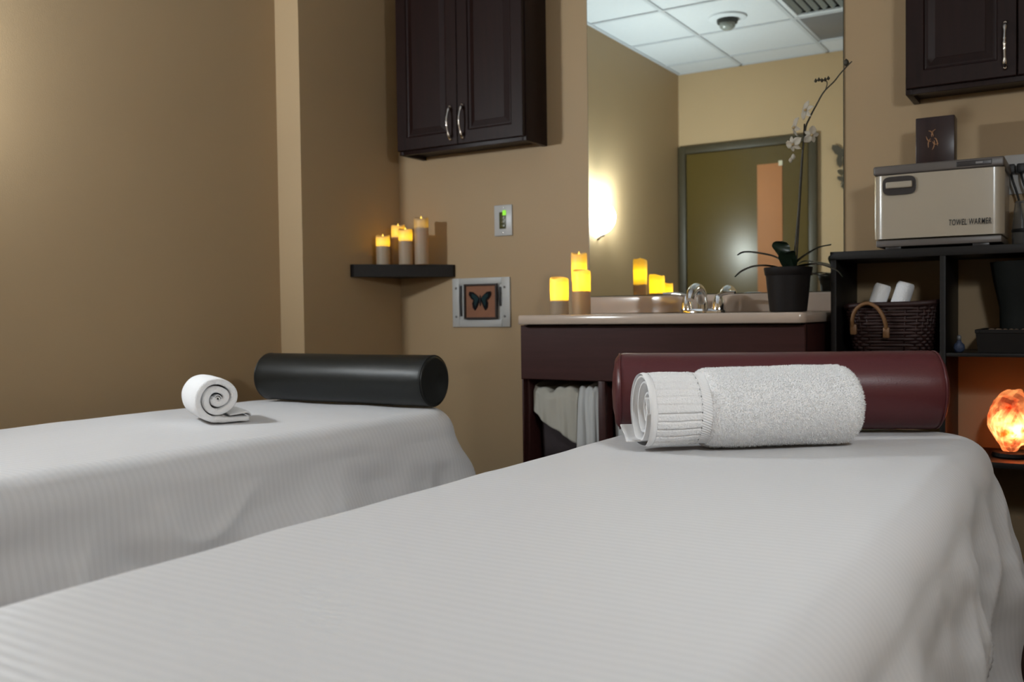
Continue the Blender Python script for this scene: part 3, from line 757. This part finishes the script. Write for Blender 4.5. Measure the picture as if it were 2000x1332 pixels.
cu = bpy.data.curves.new('text', 'FONT'); cu.body = 'TOWEL WARMER'; cu.size = .0225; cu.space_character = 1.12; cu.offset = .0001; cu.extrude = .0004; cu.resolution_u = 3
tmp = bpy.data.objects.new('text_tmp', cu); COL.objects.link(tmp)
bpy.context.view_layer.update()
me = bpy.data.meshes.new_from_object(tmp.evaluated_get(bpy.context.evaluated_depsgraph_get()))
bpy.data.objects.remove(tmp)
xs = [v.co.x for v in me.vertices]; wd = max(xs)-min(xs)
V = [(-.3445+(v.co.x-min(xs))*.108/wd+v.co.y*.05, WY-.0045-v.co.z, 1.1105+v.co.y*1.05) for v in me.vertices]
make('lettering', V, [list(p.vertices) for p in me.polygons], mat('black_print', (.012, .012, .013), .5), dr)
bpy.data.meshes.remove(me)

t = thing('keepsake_box', 'small dark upright box with bronze scrollwork on top of the towel warmer', 'box', (-.4, 3.03, 1.294))
M_kb = wood('dark_red_wood', (.022, .008, .007), (.036, .013, .011), axis=2, rough=.45)
bx = box('box_body', (-.444, 3.0, 1.2942), (-.340, 3.065, 1.4365), M_kb, t, .002)
M_br = mat('bronze_inlay', (.30, .15, .07), .4, metal=.3)
for k in range(7):
    a = 2*PI*k/7+.3; cx_, cz_ = -.398+.0, 1.372
    pts = [(cx_+(.006+.016*q/8)*math.cos(a+q*.13*(1 if k % 2 else -1))*.8, 2.9995, cz_+(.006+.019*q/8)*math.sin(a+q*.13*(1 if k % 2 else -1))*1.25) for q in range(9)]
    tube('scroll', pts, [.0007+.0012*math.sin(PI*q/8) for q in range(9)], M_br, t, 6)

t = thing('wall_outlet', 'white outlet plate with black plugs at the right edge above the shelf', 'outlet', (-.178, BW, 1.27))
box('plate', (-.226, BW-.006, 1.215), (-.136, BW, 1.333), M_white_plastic, t, .003)
M_blk = mat('black_rubber', (.012, .012, .012), .5)
for xx in (-.206, -.180):
    p_ = box('plug', (xx-.011, BW-.04, 1.275), (xx+.011, BW-.006, 1.302), M_blk, t, .004)
    tube('cord', smooth_path([(xx, BW-.035, 1.277), (xx+.006, BW-.05, 1.25), (xx+.020, BW-.045, 1.20), (xx+.03, BW-.03, 1.13), (xx+.034, BW-.025, STOP+.006)], 6), .0035, M_blk, p_, 8)
M_clear = mat('clear_plastic', (.78, .81, .83), .1, trans=.95, ior=1.3)
t = thing('clear_jar', 'clear jar with a dark band and an upturned clear cup by the towel warmer', 'jar', (-.163, 3.075, STOP))
lathe('jar_body', [(.030, .0006), (.034, .006), (.035, .035), (.033, .042), (.031, .042), (.032, .034), (.031, .008), (.001, .005)], (-.163, 3.075, STOP), M_clear, t, 36)
lathe('dark_band', [(.0345, .0425), (.0355, .0445), (.0355, .050), (.0345, .052), (.001, .052)], (-.163, 3.075, STOP), M_blk, t, 36)
lathe('clear_cup', [(.034, .0525), (.031, .09), (.027, .128), (.024, .132), (.001, .132), (.001, .130), (.023, .129), (.0255, .126), (.0295, .09), (.0325, .0525)], (-.163, 3.075, STOP), M_clear, t, 36, cap=False)

# ------------------------------------------------------------------ orchid
OX, OY = -.781, 2.86
t = thing('potted_orchid', 'white orchid in a dark tapered pot on the counter before the mirror', 'orchid', (OX, OY, CT))
M_pot = mat('dark_pot', (.017, .013, .012), .6, spec=.2, noise_scale=25, noise_amt=.2)
lathe('pot', [(.050, .0005), (.0545, .003), (.062, .07), (.0655, .110), (.068, .112), (.0715, .132), (.0705, .135), (.064, .134), (.060, .112), (.001, .110)], (OX, OY, CT), M_pot, t, 40)
lathe('soil', [(.063, .118), (.03, .126), (.001, .128)], (OX, OY, CT), M_dark, t, 24, cap=False)
M_leaf = mat('orchid_leaf', (.018, .032, .018), .35, noise_scale=12, noise_amt=.25)
def leaf(pts, wid, thick=.002, tw=0):
    pts = smooth_path(pts, 6); n = len(pts); V, Fc = [], []
    for k, p in enumerate(pts):
        tt = (pts[min(k+1, n-1)]-pts[max(k-1, 0)]).normalized()
        side = tt.cross(Vector((0, 0, 1)))
        if side.length < .1: side = Vector((1, 0, 0))
        side.normalize(); side = (side*math.cos(tw)+Vector((0, 0, 1))*math.sin(tw)).normalized(); nv = side.cross(tt)
        u = k/(n-1); ww = wid*(math.sin(PI*min(1, .12+.88*u)**.8)**.7 if u < .98 else .12)
        V += [tuple(p-side*ww+nv*.15*ww), tuple(p-nv*thick), tuple(p+side*ww+nv*.15*ww), tuple(p+nv*thick)]
    for k in range(n-1):
        for i in range(4):
            j = (i+1) % 4; Fc.append([k*4+i, k*4+j, k*4+4+j, k*4+4+i])
    Fc += [[0, 1, 2, 3][::-1], [(n-1)*4+i for i in range(4)]]
    make('leaf', V, Fc, M_leaf, t, smooth=True, angle=70)
c0 = Vector((OX+.006, OY, CT+.128))
leaf([c0, (OX-.03, OY-.005, 1.036), (OX-.08, OY-.015, 1.052), (OX-.125, OY-.02, 1.058), (OX-.150, OY-.02, 1.050)], .020)
leaf([c0+Vector((-.01, -.01, 0)), (OX-.05, OY-.03, 1.012), (OX-.09, OY-.04, 1.012), (OX-.125, OY-.045, 1.000), (OX-.150, OY-.045, .982)], .018)
leaf([c0, (OX+.035, OY, 1.030), (OX+.06, OY+.005, 1.048), (OX+.09, OY+.01, 1.064), (OX+.124, OY+.01, 1.070)], .016)
leaf([c0+Vector((.01, -.012, 0)), (OX+.05, OY-.03, 1.008), (OX+.09, OY-.045, 1.012), (OX+.12, OY-.05, 1.006), (OX+.155, OY-.05, .990), (OX+.17, OY-.05, .972)], .018)
leaf([c0, (OX+.05, OY+.05, .990), (OX+.075, OY+.07, .983), (OX+.098, OY+.075, .980)], .010)
leaf([c0, (OX-.012, OY-.02, 1.045), (OX-.014, OY-.03, 1.075), (OX-.004, OY-.045, 1.082)], .030, tw=.1)
leaf([c0, (OX+.006, OY-.03, 1.03), (OX+.012, OY-.05, 1.05), (OX+.012, OY-.07, 1.048)], .026)
M_stem = mat('orchid_stem', (.05, .04, .022), .5)
sp1 = smooth_path([(OX+.015, OY, .985), (OX+.021, OY, 1.06), (OX+.032, OY, 1.18), (OX+.040, OY, 1.30), (OX+.052, OY, 1.41), (OX+.066, OY-.002, 1.447), (OX+.086, OY-.004, 1.482), (OX+.108, OY-.006, 1.517), (OX+.138, OY-.008, 1.543), (OX+.158, OY-.008, 1.566), (OX+.188, OY-.008, 1.594)], 5)
n = len(sp1); tube('flower_spike', sp1, [.0036-.0018*k/(n-1) for k in range(n)], M_stem, t, 8)
tube('support_stake', [(OX+.020, OY+.012, .985), (OX+.050, OY+.002, 1.432)], .0024, mat('dark_stake', (.03, .02, .012), .6), t, 8)
M_pet = mat('orchid_petal', (.62, .55, .44), .6, noise_scale=30, noise_amt=.15)
M_lip = mat('orchid_lip', (.52, .36, .16), .5)
def flower(c, face, r, rot):
    c = Vector(c); wv = Vector(face).normalized(); u = wv.cross(Vector((0, 0, 1))).normalized(); v = u.cross(wv)
    V, Fc = latheg([(.001, -.004), (.0045, 0), (.004, .006), (.001, .010)], (0, 0, 0), 10, (c, u, v, wv))
    fl_ = make('flower', V, Fc, M_lip, t, smooth=True)
    for k in range(5):
        a = rot+2*PI*k/5; big = 1.0 if k in (1, 4) else .82
        V, Fc = [], []; nn = 8
        for q in range(nn+1):
            s = q/nn; rr = r*big*(.08+.92*s); hw = r*(.40 if k in (1, 4) else .24)*math.sin(PI*(.06+.9*s))**.8
            for e in (-1, -.5, 0, .5, 1):
                x_ = rr*math.cos(a)-hw*e*math.sin(a); y_ = rr*math.sin(a)+hw*e*math.cos(a)
                zz = -.25*r*s*s+.12*r*e*e
                V.append(tuple(c+u*x_+v*y_+wv*zz))
        m5 = 5
        for q in range(nn):
            for e in range(4): Fc.append([q*m5+e, q*m5+e+1, (q+1)*m5+e+1, (q+1)*m5+e])
        ob = make('petal', V, Fc, M_pet, fl_, smooth=True); md = ob.modifiers.new('thickness', 'SOLIDIFY'); md.thickness = .0008
    return fl_
flower((OX+.060, OY-.015, 1.468), (-.55, -.8, .1), .030, .3)
flower((OX+.028, OY-.02, 1.420), (-.8, -.55, -.1), .032, 1.0)
flower((OX+.072, OY-.005, 1.395), (.5, -.85, -.1), .028, .5)
flower((OX+.022, OY-.015, 1.372), (-.35, -.85, -.35), .030, 1.4)
for p, r in (((OX+.020, OY-.012, 1.335), .007), ((OX+.012, OY-.012, 1.326), .006), ((OX+.172, OY-.008, 1.592), .0085)):
    lathe('bud', [(.0005, -r*1.3), (r*.7, -r*.7), (r, 0), (r*.7, r*.8), (.0005, r*1.4)], p, M_pet if r < .008 else M_stem, t, 14)
tube('bud_stalk', smooth_path([(OX+.112, OY-.006, 1.52), (OX+.118, OY-.006, 1.54), (OX+.112, OY-.008, 1.551), (OX+.095, OY-.01, 1.553), (OX+.082, OY-.01, 1.551)], 4), [.0016]*17, M_stem, t, 6)
for q in range(5):
    lathe('bud', [(.0005, -.006), (.004, -.003), (.005, 0), (.0005, .007)], (OX+.086+.009*q, OY-.01, 1.552+.002*math.sin(q*2)), M_stem, t, 8)

# ------------------------------------------------------------------ massage tables
TZ = .605
M_leg = wood('beech_leg', (.10, .05, .025), (.16, .085, .045), axis=2)
def rr_path(cx, cy, hx, hy, rc, n_side=(60, 120), nc=22):
    """rounded rectangle, list of (x, y, nx, ny, arclength), counter-clockwise"""
    out = []
    def seg(a, b, nrm, n):
        for k in range(n):
            u = k/n; out.append((a[0]+(b[0]-a[0])*u, a[1]+(b[1]-a[1])*u, nrm[0], nrm[1]))
    def cor(c, a0):
        for k in range(nc):
            a = a0+PI/2*k/nc; out.append((c[0]+rc*math.cos(a), c[1]+rc*math.sin(a), math.cos(a), math.sin(a)))
    x0, x1, y0, y1 = cx-hx, cx+hx, cy-hy, cy+hy
    seg((x1, y0+rc), (x1, y1-rc), (1, 0), n_side[1]); cor((x1-rc, y1-rc), 0)
    seg((x1-rc, y1), (x0+rc, y1), (0, 1), n_side[0]); cor((x0+rc, y1-rc), PI/2)
    seg((x0, y1-rc), (x0, y0+rc), (-1, 0), n_side[1]); cor((x0+rc, y0+rc), PI)
    seg((x0+rc, y0), (x1-rc, y0), (0, -1), n_side[0]); cor((x1-rc, y0+rc), 1.5*PI)
    s = 0; res = []
    for i, p in enumerate(out):
        if i: s += math.hypot(p[0]-out[i-1][0], p[1]-out[i-1][1])
        res.append((*p, s))
    return res
def massage_table(label, cx, cy, hx, hy, rc):
    t = thing('massage_table', label, 'massage table', (cx, cy, 0), 'massage tables')
    pth = rr_path(cx, cy, hx-.04, hy-.04, rc, (6, 12), 8); n = len(pth)
    V = [(p[0], p[1], TZ-.075) for p in pth]+[(p[0], p[1], TZ-.016) for p in pth]
    make('padded_top', V, [list(range(n))[::-1], list(range(n, 2*n))]+[[i, (i+1) % n, n+(i+1) % n, n+i] for i in range(n)], M_black, t)
    for sx_ in (-1, 1):
        for sy_ in (-1, 1):
            box('leg', (cx+sx_*(hx-.16)-.02, cy+sy_*(hy-.28)-.03, 0), (cx+sx_*(hx-.16)+.02, cy+sy_*(hy-.28)+.03, TZ-.075), M_leg, t, .003)
        box('side_rail', (cx+sx_*(hx-.14)-.012, cy-hy+.1, TZ-.14), (cx+sx_*(hx-.14)+.012, cy+hy-.1, TZ-.076), M_leg, t, .003)
    return t
def sheet(label, cx, cy, hx, hy, rc, z_hem, seed, re=.075, amp=.02, flares=(), wr=1.0):
    """bed sheet: flat top with faint wrinkles, soft rounded edge, hanging skirt with folds"""
    rnd = random.Random(seed)
    pth = rr_path(cx, cy, hx-re, hy-re, max(.03, rc-re), (90, 200), 26); n = len(pth)
    V, Fc = [], []; rings = []
    nt_ = 40
    def top_z(x, y, e):
        # e: 0 in the middle of the table, 1 at the rounded edge
        z = .0022*noise.noise(Vector((x*2.1+seed, y*2.1, seed*.7)))
        q = noise.noise(Vector((x*3.1+y*1.3, y*2.2-x*1.1, seed+3)))
        z += wr*.0030*(1-abs(q)*2.2)*max(0, .25+.75*e) if abs(q) < .45 else 0
        z += wr*.0016*noise.noise(Vector((x*9+y*3, y*6-x*4, seed)))*(.35+.65*e)
        return z
    for k in range(nt_+1):
        s = k/nt_; row = []
        for p in pth:
            my_ = max(cy-hy+hx, min(cy+hy-hx, p[1])); x = cx+(p[0]-cx)*s; y = my_+(p[1]-my_)*s
            row.append((x, y, TZ-.0035+top_z(x, y, s)))
        rings.append(row)
    def fold(p, d, zz):
        """outward displacement of the skirt, d = 0 at the edge .. 1 at the hem"""
        s = p[4]
        g = min(1, d*3.2)
        # vertical folds whose position drifts with height
        w1 = noise.noise(Vector((s*2.6+.5*d, d*.9, seed*1.3)))
        w2 = noise.noise(Vector((s*6.5-.8*d, d*1.6, seed*2.1+5)))
        ridge = 1-abs(noise.noise(Vector((s*3.4+.9*d, d*1.2, seed+9))))*2
        f = amp*(1.5*w1+.55*w2+.75*ridge*ridge*max(0, ridge)+.15)*g
        # slack diagonal creases under the edge
        f += .020*noise.noise(Vector((s*4.5+zz*5, zz*9-s*2, seed+20)))*min(1, d*6)*(1-.35*d)
        f += .0035*noise.noise(Vector((s*16+zz*9, zz*19, seed+30)))*min(1, d*6)
        for (fx, fy, A, wdt) in flares:
            dd = math.hypot(p[0]-fx, p[1]-fy); f += A*math.exp(-(dd/wdt)**2)*d**.85
        return f
    z0 = TZ-re
    for k in range(1, 13):
        a = PI/2*k/12*.97; e = k/12
        row = []
        for p in pth:
            cr = .005*noise.noise(Vector((p[4]*6, e*2, seed+20)))*e
            row.append((p[0]+p[2]*(re*math.sin(a)+cr), p[1]+p[3]*(re*math.sin(a)+cr), TZ-.0035-re*(1-math.cos(a))+top_z(p[0]+p[2]*re*math.sin(a), p[1]+p[3]*re*math.sin(a), 1)*(1-e*.5)))
        rings.append(row)
    nd = 60
    for k in range(1, nd+1):
        d = k/nd; row = []
        for p in pth:
            s = p[4]; zh = z_hem+.014*math.sin(s*2.3+seed)+.006*math.sin(s*7.1)
            zz = z0+(zh-z0)*d
            out_ = re*.995+.012*d+fold(p, d, zz)+.005*noise.noise(Vector((s*6, 2, seed+20)))*(1-d)
            tang = .014*noise.noise(Vector((s*4, d*2, seed+40)))*d
            row.append((p[0]+p[2]*out_-p[3]*tang, p[1]+p[3]*out_+p[2]*tang, zz))
        rings.append(row)
    for row in rings: V += row
    for k in range(len(rings)-1):
        for i in range(n):
            j = (i+1) % n
            Fc.append([k*n+i, k*n+j, (k+1)*n+j, (k+1)*n+i])
    bm = bmesh.new(); o = make('draped_sheet', V, Fc, M_sheet, None, (cx, cy, z_hem), True)
    bm.from_mesh(o.data); bmesh.ops.remove_doubles(bm, verts=bm.verts, dist=1e-5)
    bmesh.ops.recalc_face_normals(bm, faces=bm.faces)
    bm.to_mesh(o.data); bm.free()
    for p in o.data.polygons: p.use_smooth = True
    tag(o, label, 'bed sheet', 'sheets on the massage tables'); return o
RT = (-.565, 1.32, .395, 1.05, .19)
LT = (-2.0, 1.38, .425, .965, .17)
massage_table('massage table nearer the camera, hidden under its white sheet', *RT)
massage_table('massage table along the left wall, hidden under its white sheet', *LT)
sheet('white striped sheet covering the near table with the red bolster', *RT, .07, 3, flares=((-.17, 2.37, .13, .15), (-.17, .27, .08, .2)), amp=.042)
sheet('white striped sheet covering the table by the left wall with the black bolster', *LT, .10, 9, flares=((-1.575, 2.345, .10, .16),), amp=.034, re=.075)

# bolsters
def bolster(label, a, b, r, m, re, piping=True, seed=0):
    a, b = Vector(a), Vector(b); wv = (b-a).normalized(); v = Vector((0, 0, 1)); u = v.cross(wv).normalized(); L = (b-a).length
    t = thing('bolster', label, 'bolster', ((a+b)/2)-Vector((0, 0, r)), 'bolsters')
    prof = [(.002, -.006), (r*.45, -.004), (r-re-.004, 0)]
    for k in range(7):
        an = PI/2*k/6; prof.append((r-re+re*math.sin(an), re*(1-math.cos(an))))
    for k in range(1, 24): prof.append((r*(1+.0), re+(L-2*re)*k/24))
    for k in range(7):
        an = PI/2*(1-k/6); prof.append((r-re+re*math.sin(an), L-re*(1-math.cos(an))))
    prof += [(r-re-.004, L), (r*.45, L+.004), (.002, L+.006)]
    N = len(prof)
    def wob(an, k):
        x = prof[k][1]/L
        return 1+.012*noise.noise(Vector((math.cos(an)*1.5, math.sin(an)*1.5, x*4+seed))) + .004*noise.noise(Vector((math.cos(an)*5, math.sin(an)*5, x*14+seed)))*(1+3*abs(2*x-1)**6)
    V, Fc = latheg(prof, (0, 0, 0), 72, (a, u, v, wv), True, wob)
    zmin = a.z-r
    V = [(p[0], p[1], max(p[2], zmin+.0005+.25*max(0, p[2]-zmin) if p[2] < zmin+.004 else p[2])) for p in V]
    make('cover', V, Fc, m, t, smooth=True)
    if piping:
        for e in (re*.5, L-re*.5):
            rr = r*.985
            pts = [a+wv*e+u*rr*math.cos(2*PI*i/48)+v*rr*math.sin(2*PI*i/48) for i in range(49)]
            tube('seam', pts, .0022, m, t, 6)
    return t
bolster('burgundy vinyl bolster lying across the head of the near table', (-.945, 1.985, TZ+.090), (-.292, 2.302, TZ+.090), .088, M_red, .024, True, 2)
bolster('black vinyl bolster lying across the head of the left table', (-2.305, 2.215, TZ+.078), (-1.645, 2.235, TZ+.078), .076, M_black, .012, True, 5)

# ------------------------------------------------------------------ rolled towel on the near table
A = Vector((-.768, 1.722, 0)); B = Vector((-.425, 2.008, 0)); wv = (B-A).normalized(); uu = Vector((wv.y, -wv.x, 0)); LT_ = (B-A).length
Rr = .079; C0 = A+Vector((0, 0, TZ+Rr*.97+.001))
t = thing('rolled_towel', 'large white terry towel rolled with its ribbed border at one end, before the red bolster', 'towel', (A+B)/2+Vector((0, 0, TZ)))
def troll(a, x, r):
    """cross-section point of the roll: a is the angle, x the distance along the axis"""
    lump = 1+.022*noise.noise(Vector((math.cos(a)*1.2, math.sin(a)*1.2, x*7)))+.02*noise.noise(Vector((math.cos(a)*.8, math.sin(a)*.8, x*17+5)))
    rr = r*lump
    y_ = rr*math.cos(a)*1.02; z_ = rr*math.sin(a)
    if z_ < -r*.90: z_ = -r*.90-(abs(z_)-r*.90)*.35
    return C0+uu*y_+Vector((0, 0, z_))+wv*x
def roll_surface(name, x0, x1, nx, prof, m, na=120, groove=0, parent=t):
    V, Fc = [], []
    for k in range(nx+1):
        x = x0+(x1-x0)*k/nx
        for i in range(na):
            a = 2*PI*i/na
            r = prof((k/nx))
            if groove:
                ph = (a*groove/(2*PI)) % 1.0
                e = min(ph, 1-ph)
                r -= .0048*math.exp(-(e/.075)**2)
                r += .0009*noise.noise(Vector((math.cos(a)*25, math.sin(a)*25, x*300)))
            V.append(tuple(troll(a, x, r)))
    for k in range(nx):
        for i in range(na):
            j = (i+1) % na; Fc.append([k*na+i, k*na+j, (k+1)*na+j, (k+1)*na+i])
    return make(name, V, Fc, m, parent, smooth=True)
RB = Rr*.955
roll_surface('hem_band', .004, .018, 4, lambda u: RB*.965+.0022*math.sin(PI*u), M_terry_band)
roll_surface('ribbed_border', .018, .108, 44, lambda u: RB*(.975+.02*math.sin(PI*min(1, u*1.2))-.012*max(0, u-.8)/.2), M_terry, 264, 28)
# twill band with diagonal ribs
V, Fc = [], []; na, nx = 420, 14
for k in range(nx+1):
    x = .108+.022*k/nx
    for i in range(na):
        a = 2*PI*i/na
        r = RB*(.968-.02*math.sin(PI*k/nx))+.0009*math.sin(a*84+k*.8)
        V.append(tuple(troll(a, x, r)))
for k in range(nx):
    for i in range(na):
        j = (i+1) % na; Fc.append([k*na+i, k*na+j, (k+1)*na+j, (k+1)*na+i])
make('twill_band', V, Fc, M_terry_band, t, smooth=True)
def body_r(u):
    # swells out of the band, rounds over at the far end
    s = min(1, u/.07); e = max(0, (u-.9)/.1)
    return Rr*(.93+.085*math.sqrt(max(0, 1-(1-s)**2)))*(1-.30*(1-math.sqrt(max(0, 1-e**2))))
ob = roll_surface('terry_body', .128, LT_, 60, body_r, M_terry, 120)
pts_c = [tuple(troll(2*PI*i/120, LT_, body_r(1))) for i in range(120)]
make('far_end', pts_c+[tuple(C0+wv*(LT_-.01))], [[i, (i+1) % 120, 120] for i in range(120)], M_terry, t, smooth=True)
# looped pile: many tiny tufts
V, Fc = [], []; rnd = random.Random(5)
def tuft(p, nrm, ln, wd_):
    tdir = Vector((rnd.uniform(-1, 1), rnd.uniform(-1, 1), rnd.uniform(-1, 1)))
    tdir = (tdir-nrm*tdir.dot(nrm)).normalized(); tip = p+nrm*ln+tdir*ln*rnd.uniform(-.7, .7)
    side = nrm.cross(tdir)*wd_
    n0 = len(V); mid = (p+tip)/2+tdir*ln*.15
    V.extend([tuple(p-side), tuple(p+side), tuple(mid+side*.9), tuple(mid-side*.9), tuple(tip)]); Fc.append([n0, n0+1, n0+2, n0+3]); Fc.append([n0+3, n0+2, n0+4])
def pile(x0, x1, fr_, count, ln, groove=0):
    for _ in range(count):
        u = rnd.random(); a = rnd.uniform(-.35*PI, 1.6*PI); x = x0+(x1-x0)*u
        if groove:
            ph = (a*groove/(2*PI)) % 1.0
            if min(ph, 1-ph) < .13: continue
        r = fr_(u); p = troll(a, x, r-.0008); c = C0+wv*x; nrm = (p-c).normalized()
        if u > .93 and not groove: nrm = (nrm+wv*(u-.93)*14).normalized()
        tuft(p, nrm, ln*rnd.uniform(.5, 1.4), .0007)
pile(.129, LT_-.001, body_r, 48000, .0040)
pile(.020, .106, lambda u: RB*(.975+.02*math.sin(PI*min(1, u*1.2))), 9000, .0018, 28)
o = make('terry_pile', V, Fc, M_pile, t); o['kind'] = 'stuff'
# inner layers seen in the open end
def inner(name, r0, r1, a0, a1, x0, x1, m):
    V, Fc = [], []; na = 80
    for k in range(7):
        x = x0+(x1-x0)*k/6
        for i in range(na+1):
            u = i/na; a = a0+(a1-a0)*u; r = r0+(r1-r0)*u
            V.append(tuple(troll(a, x+.004*math.sin(u*5), r)))
    for k in range(6):
        for i in range(na): Fc.append([k*(na+1)+i, k*(na+1)+i+1, (k+1)*(na+1)+i+1, (k+1)*(na+1)+i])
    o = make(name, V, Fc, m, t, smooth=True); md = o.modifiers.new('thickness', 'SOLIDIFY'); md.thickness = .004; return o
inner('inner_fold', RB*.955, RB*.80, 0, 2*PI, .003, .10, M_terry_band)
inner('inner_fold', RB*.80, RB*.52, .8, 2*PI+.8, .010, .10, M_terry_band)
inner('inner_fold', RB*.52, RB*.20, .8, 2*PI+.8, .016, .10, M_terry_band)
inner('loose_flap', RB*.93, RB*.86, -2.6, -1.35, -.022, .02, M_terry_band)

# ------------------------------------------------------------------ rolled towel on the left table
nf = Vector((.868, -.497, 0)).normalized(); ur = Vector((.497, .868, 0)).normalized()
R2 = .066; C2 = Vector((-1.915, 1.660, TZ+R2*.97+.0005)); W2 = .20
t = thing('rolled_towel', 'small white towel rolled up with its spiral end showing, before the black bolster', 'towel', C2-nf*.1-Vector((0, 0, R2*.97)))
# centre line of the strip, from the loose tail inwards
rnd = random.Random(11)
line = [Vector((.078, -.056)), Vector((.070, -.0570)), Vector((.052, -.0565)), Vector((.030, -.0570)), Vector((.012, -.0570))]
th0 = .0200; pitch = .0212
turns = 2.3; N = 150
for k in range(N+1):
    u = k/N; ang = -PI/2-2*PI*turns*u
    r = (R2-th0/2)-pitch*turns*u
    r *= 1+.07*math.sin(3*ang+1)*u+.09*math.sin(2*ang+.5)*u
    r = max(r, .006)
    line.append(Vector((r*math.cos(ang), max(r*math.sin(ang), -R2*.97+th0/2))))
def strip(line, th, x0, x1, name, m, parent, nx=8, inset=.004, wav=0):
    n = len(line); L_, R_ = [], []
    for k, p in enumerate(line):
        tt = (line[min(k+1, n-1)]-line[max(k-1, 0)]).normalized(); nn_ = Vector((-tt.y, tt.x))
        h = th/2*(1 if 3 < k < n-6 else .75)
        L_.append(p+nn_*h); R_.append(p-nn_*h)
    outl = L_+R_[::-1]; m_ = len(outl)
    V, Fc = [], []
    mid = line+line[::-1]
    for k in range(nx+1):
        s = k/nx; d = x0+(x1-x0)*s
        sh = 1.0
        if k == 0 or k == nx: sh = .45
        elif k == 1 or k == nx-1: sh = .85; d = x0+(x1-x0)*(.02 if k == 1 else .98)
        for q in range(m_):
            pp = mid[q]+(outl[q]-mid[q])*sh
            pr = C2+ur*pp.x+Vector((0, 0, pp.y))-nf*(d+wav*noise.noise(Vector((pp.x*30, pp.y*30, 1))))
            V.append((pr.x, pr.y, max(pr.z, TZ+.0008)))
    for k in range(nx):
        for q in range(m_):
            j = (q+1) % m_; Fc.append([k*m_+q, k*m_+j, (k+1)*m_+j, (k+1)*m_+q])
    h = len(line)
    for base in (0, nx*m_):
        for q in range(h-1): Fc.append([base+q, base+q+1, base+m_-2-q, base+m_-1-q])
    return make(name, V, Fc, m, parent, smooth=True)
strip(line, th0*.93, 0, W2, 'rolled_layers', M_terry, t, wav=.006)
fold = [Vector((.030, -.0445)), Vector((.045, -.0425)), Vector((.060, -.0400)), Vector((.074, -.0395)), Vector((.082, -.043)), Vector((.085, -.050))]
fold = [Vector((p.x, p.y)) for p in smooth_path([(q.x, q.y, 0) for q in fold], 4)]
strip(fold, .006, .002, W2-.002, 'tail_fold', M_terry, t, wav=.004)
core = [Vector((.010*math.cos(k*.35)*(1-k/40), .012*math.sin(k*.35)*(1-k/40)-.002)) for k in range(34)]
strip(core, .0035, .006, W2-.01, 'core_fold', M_terry, t)
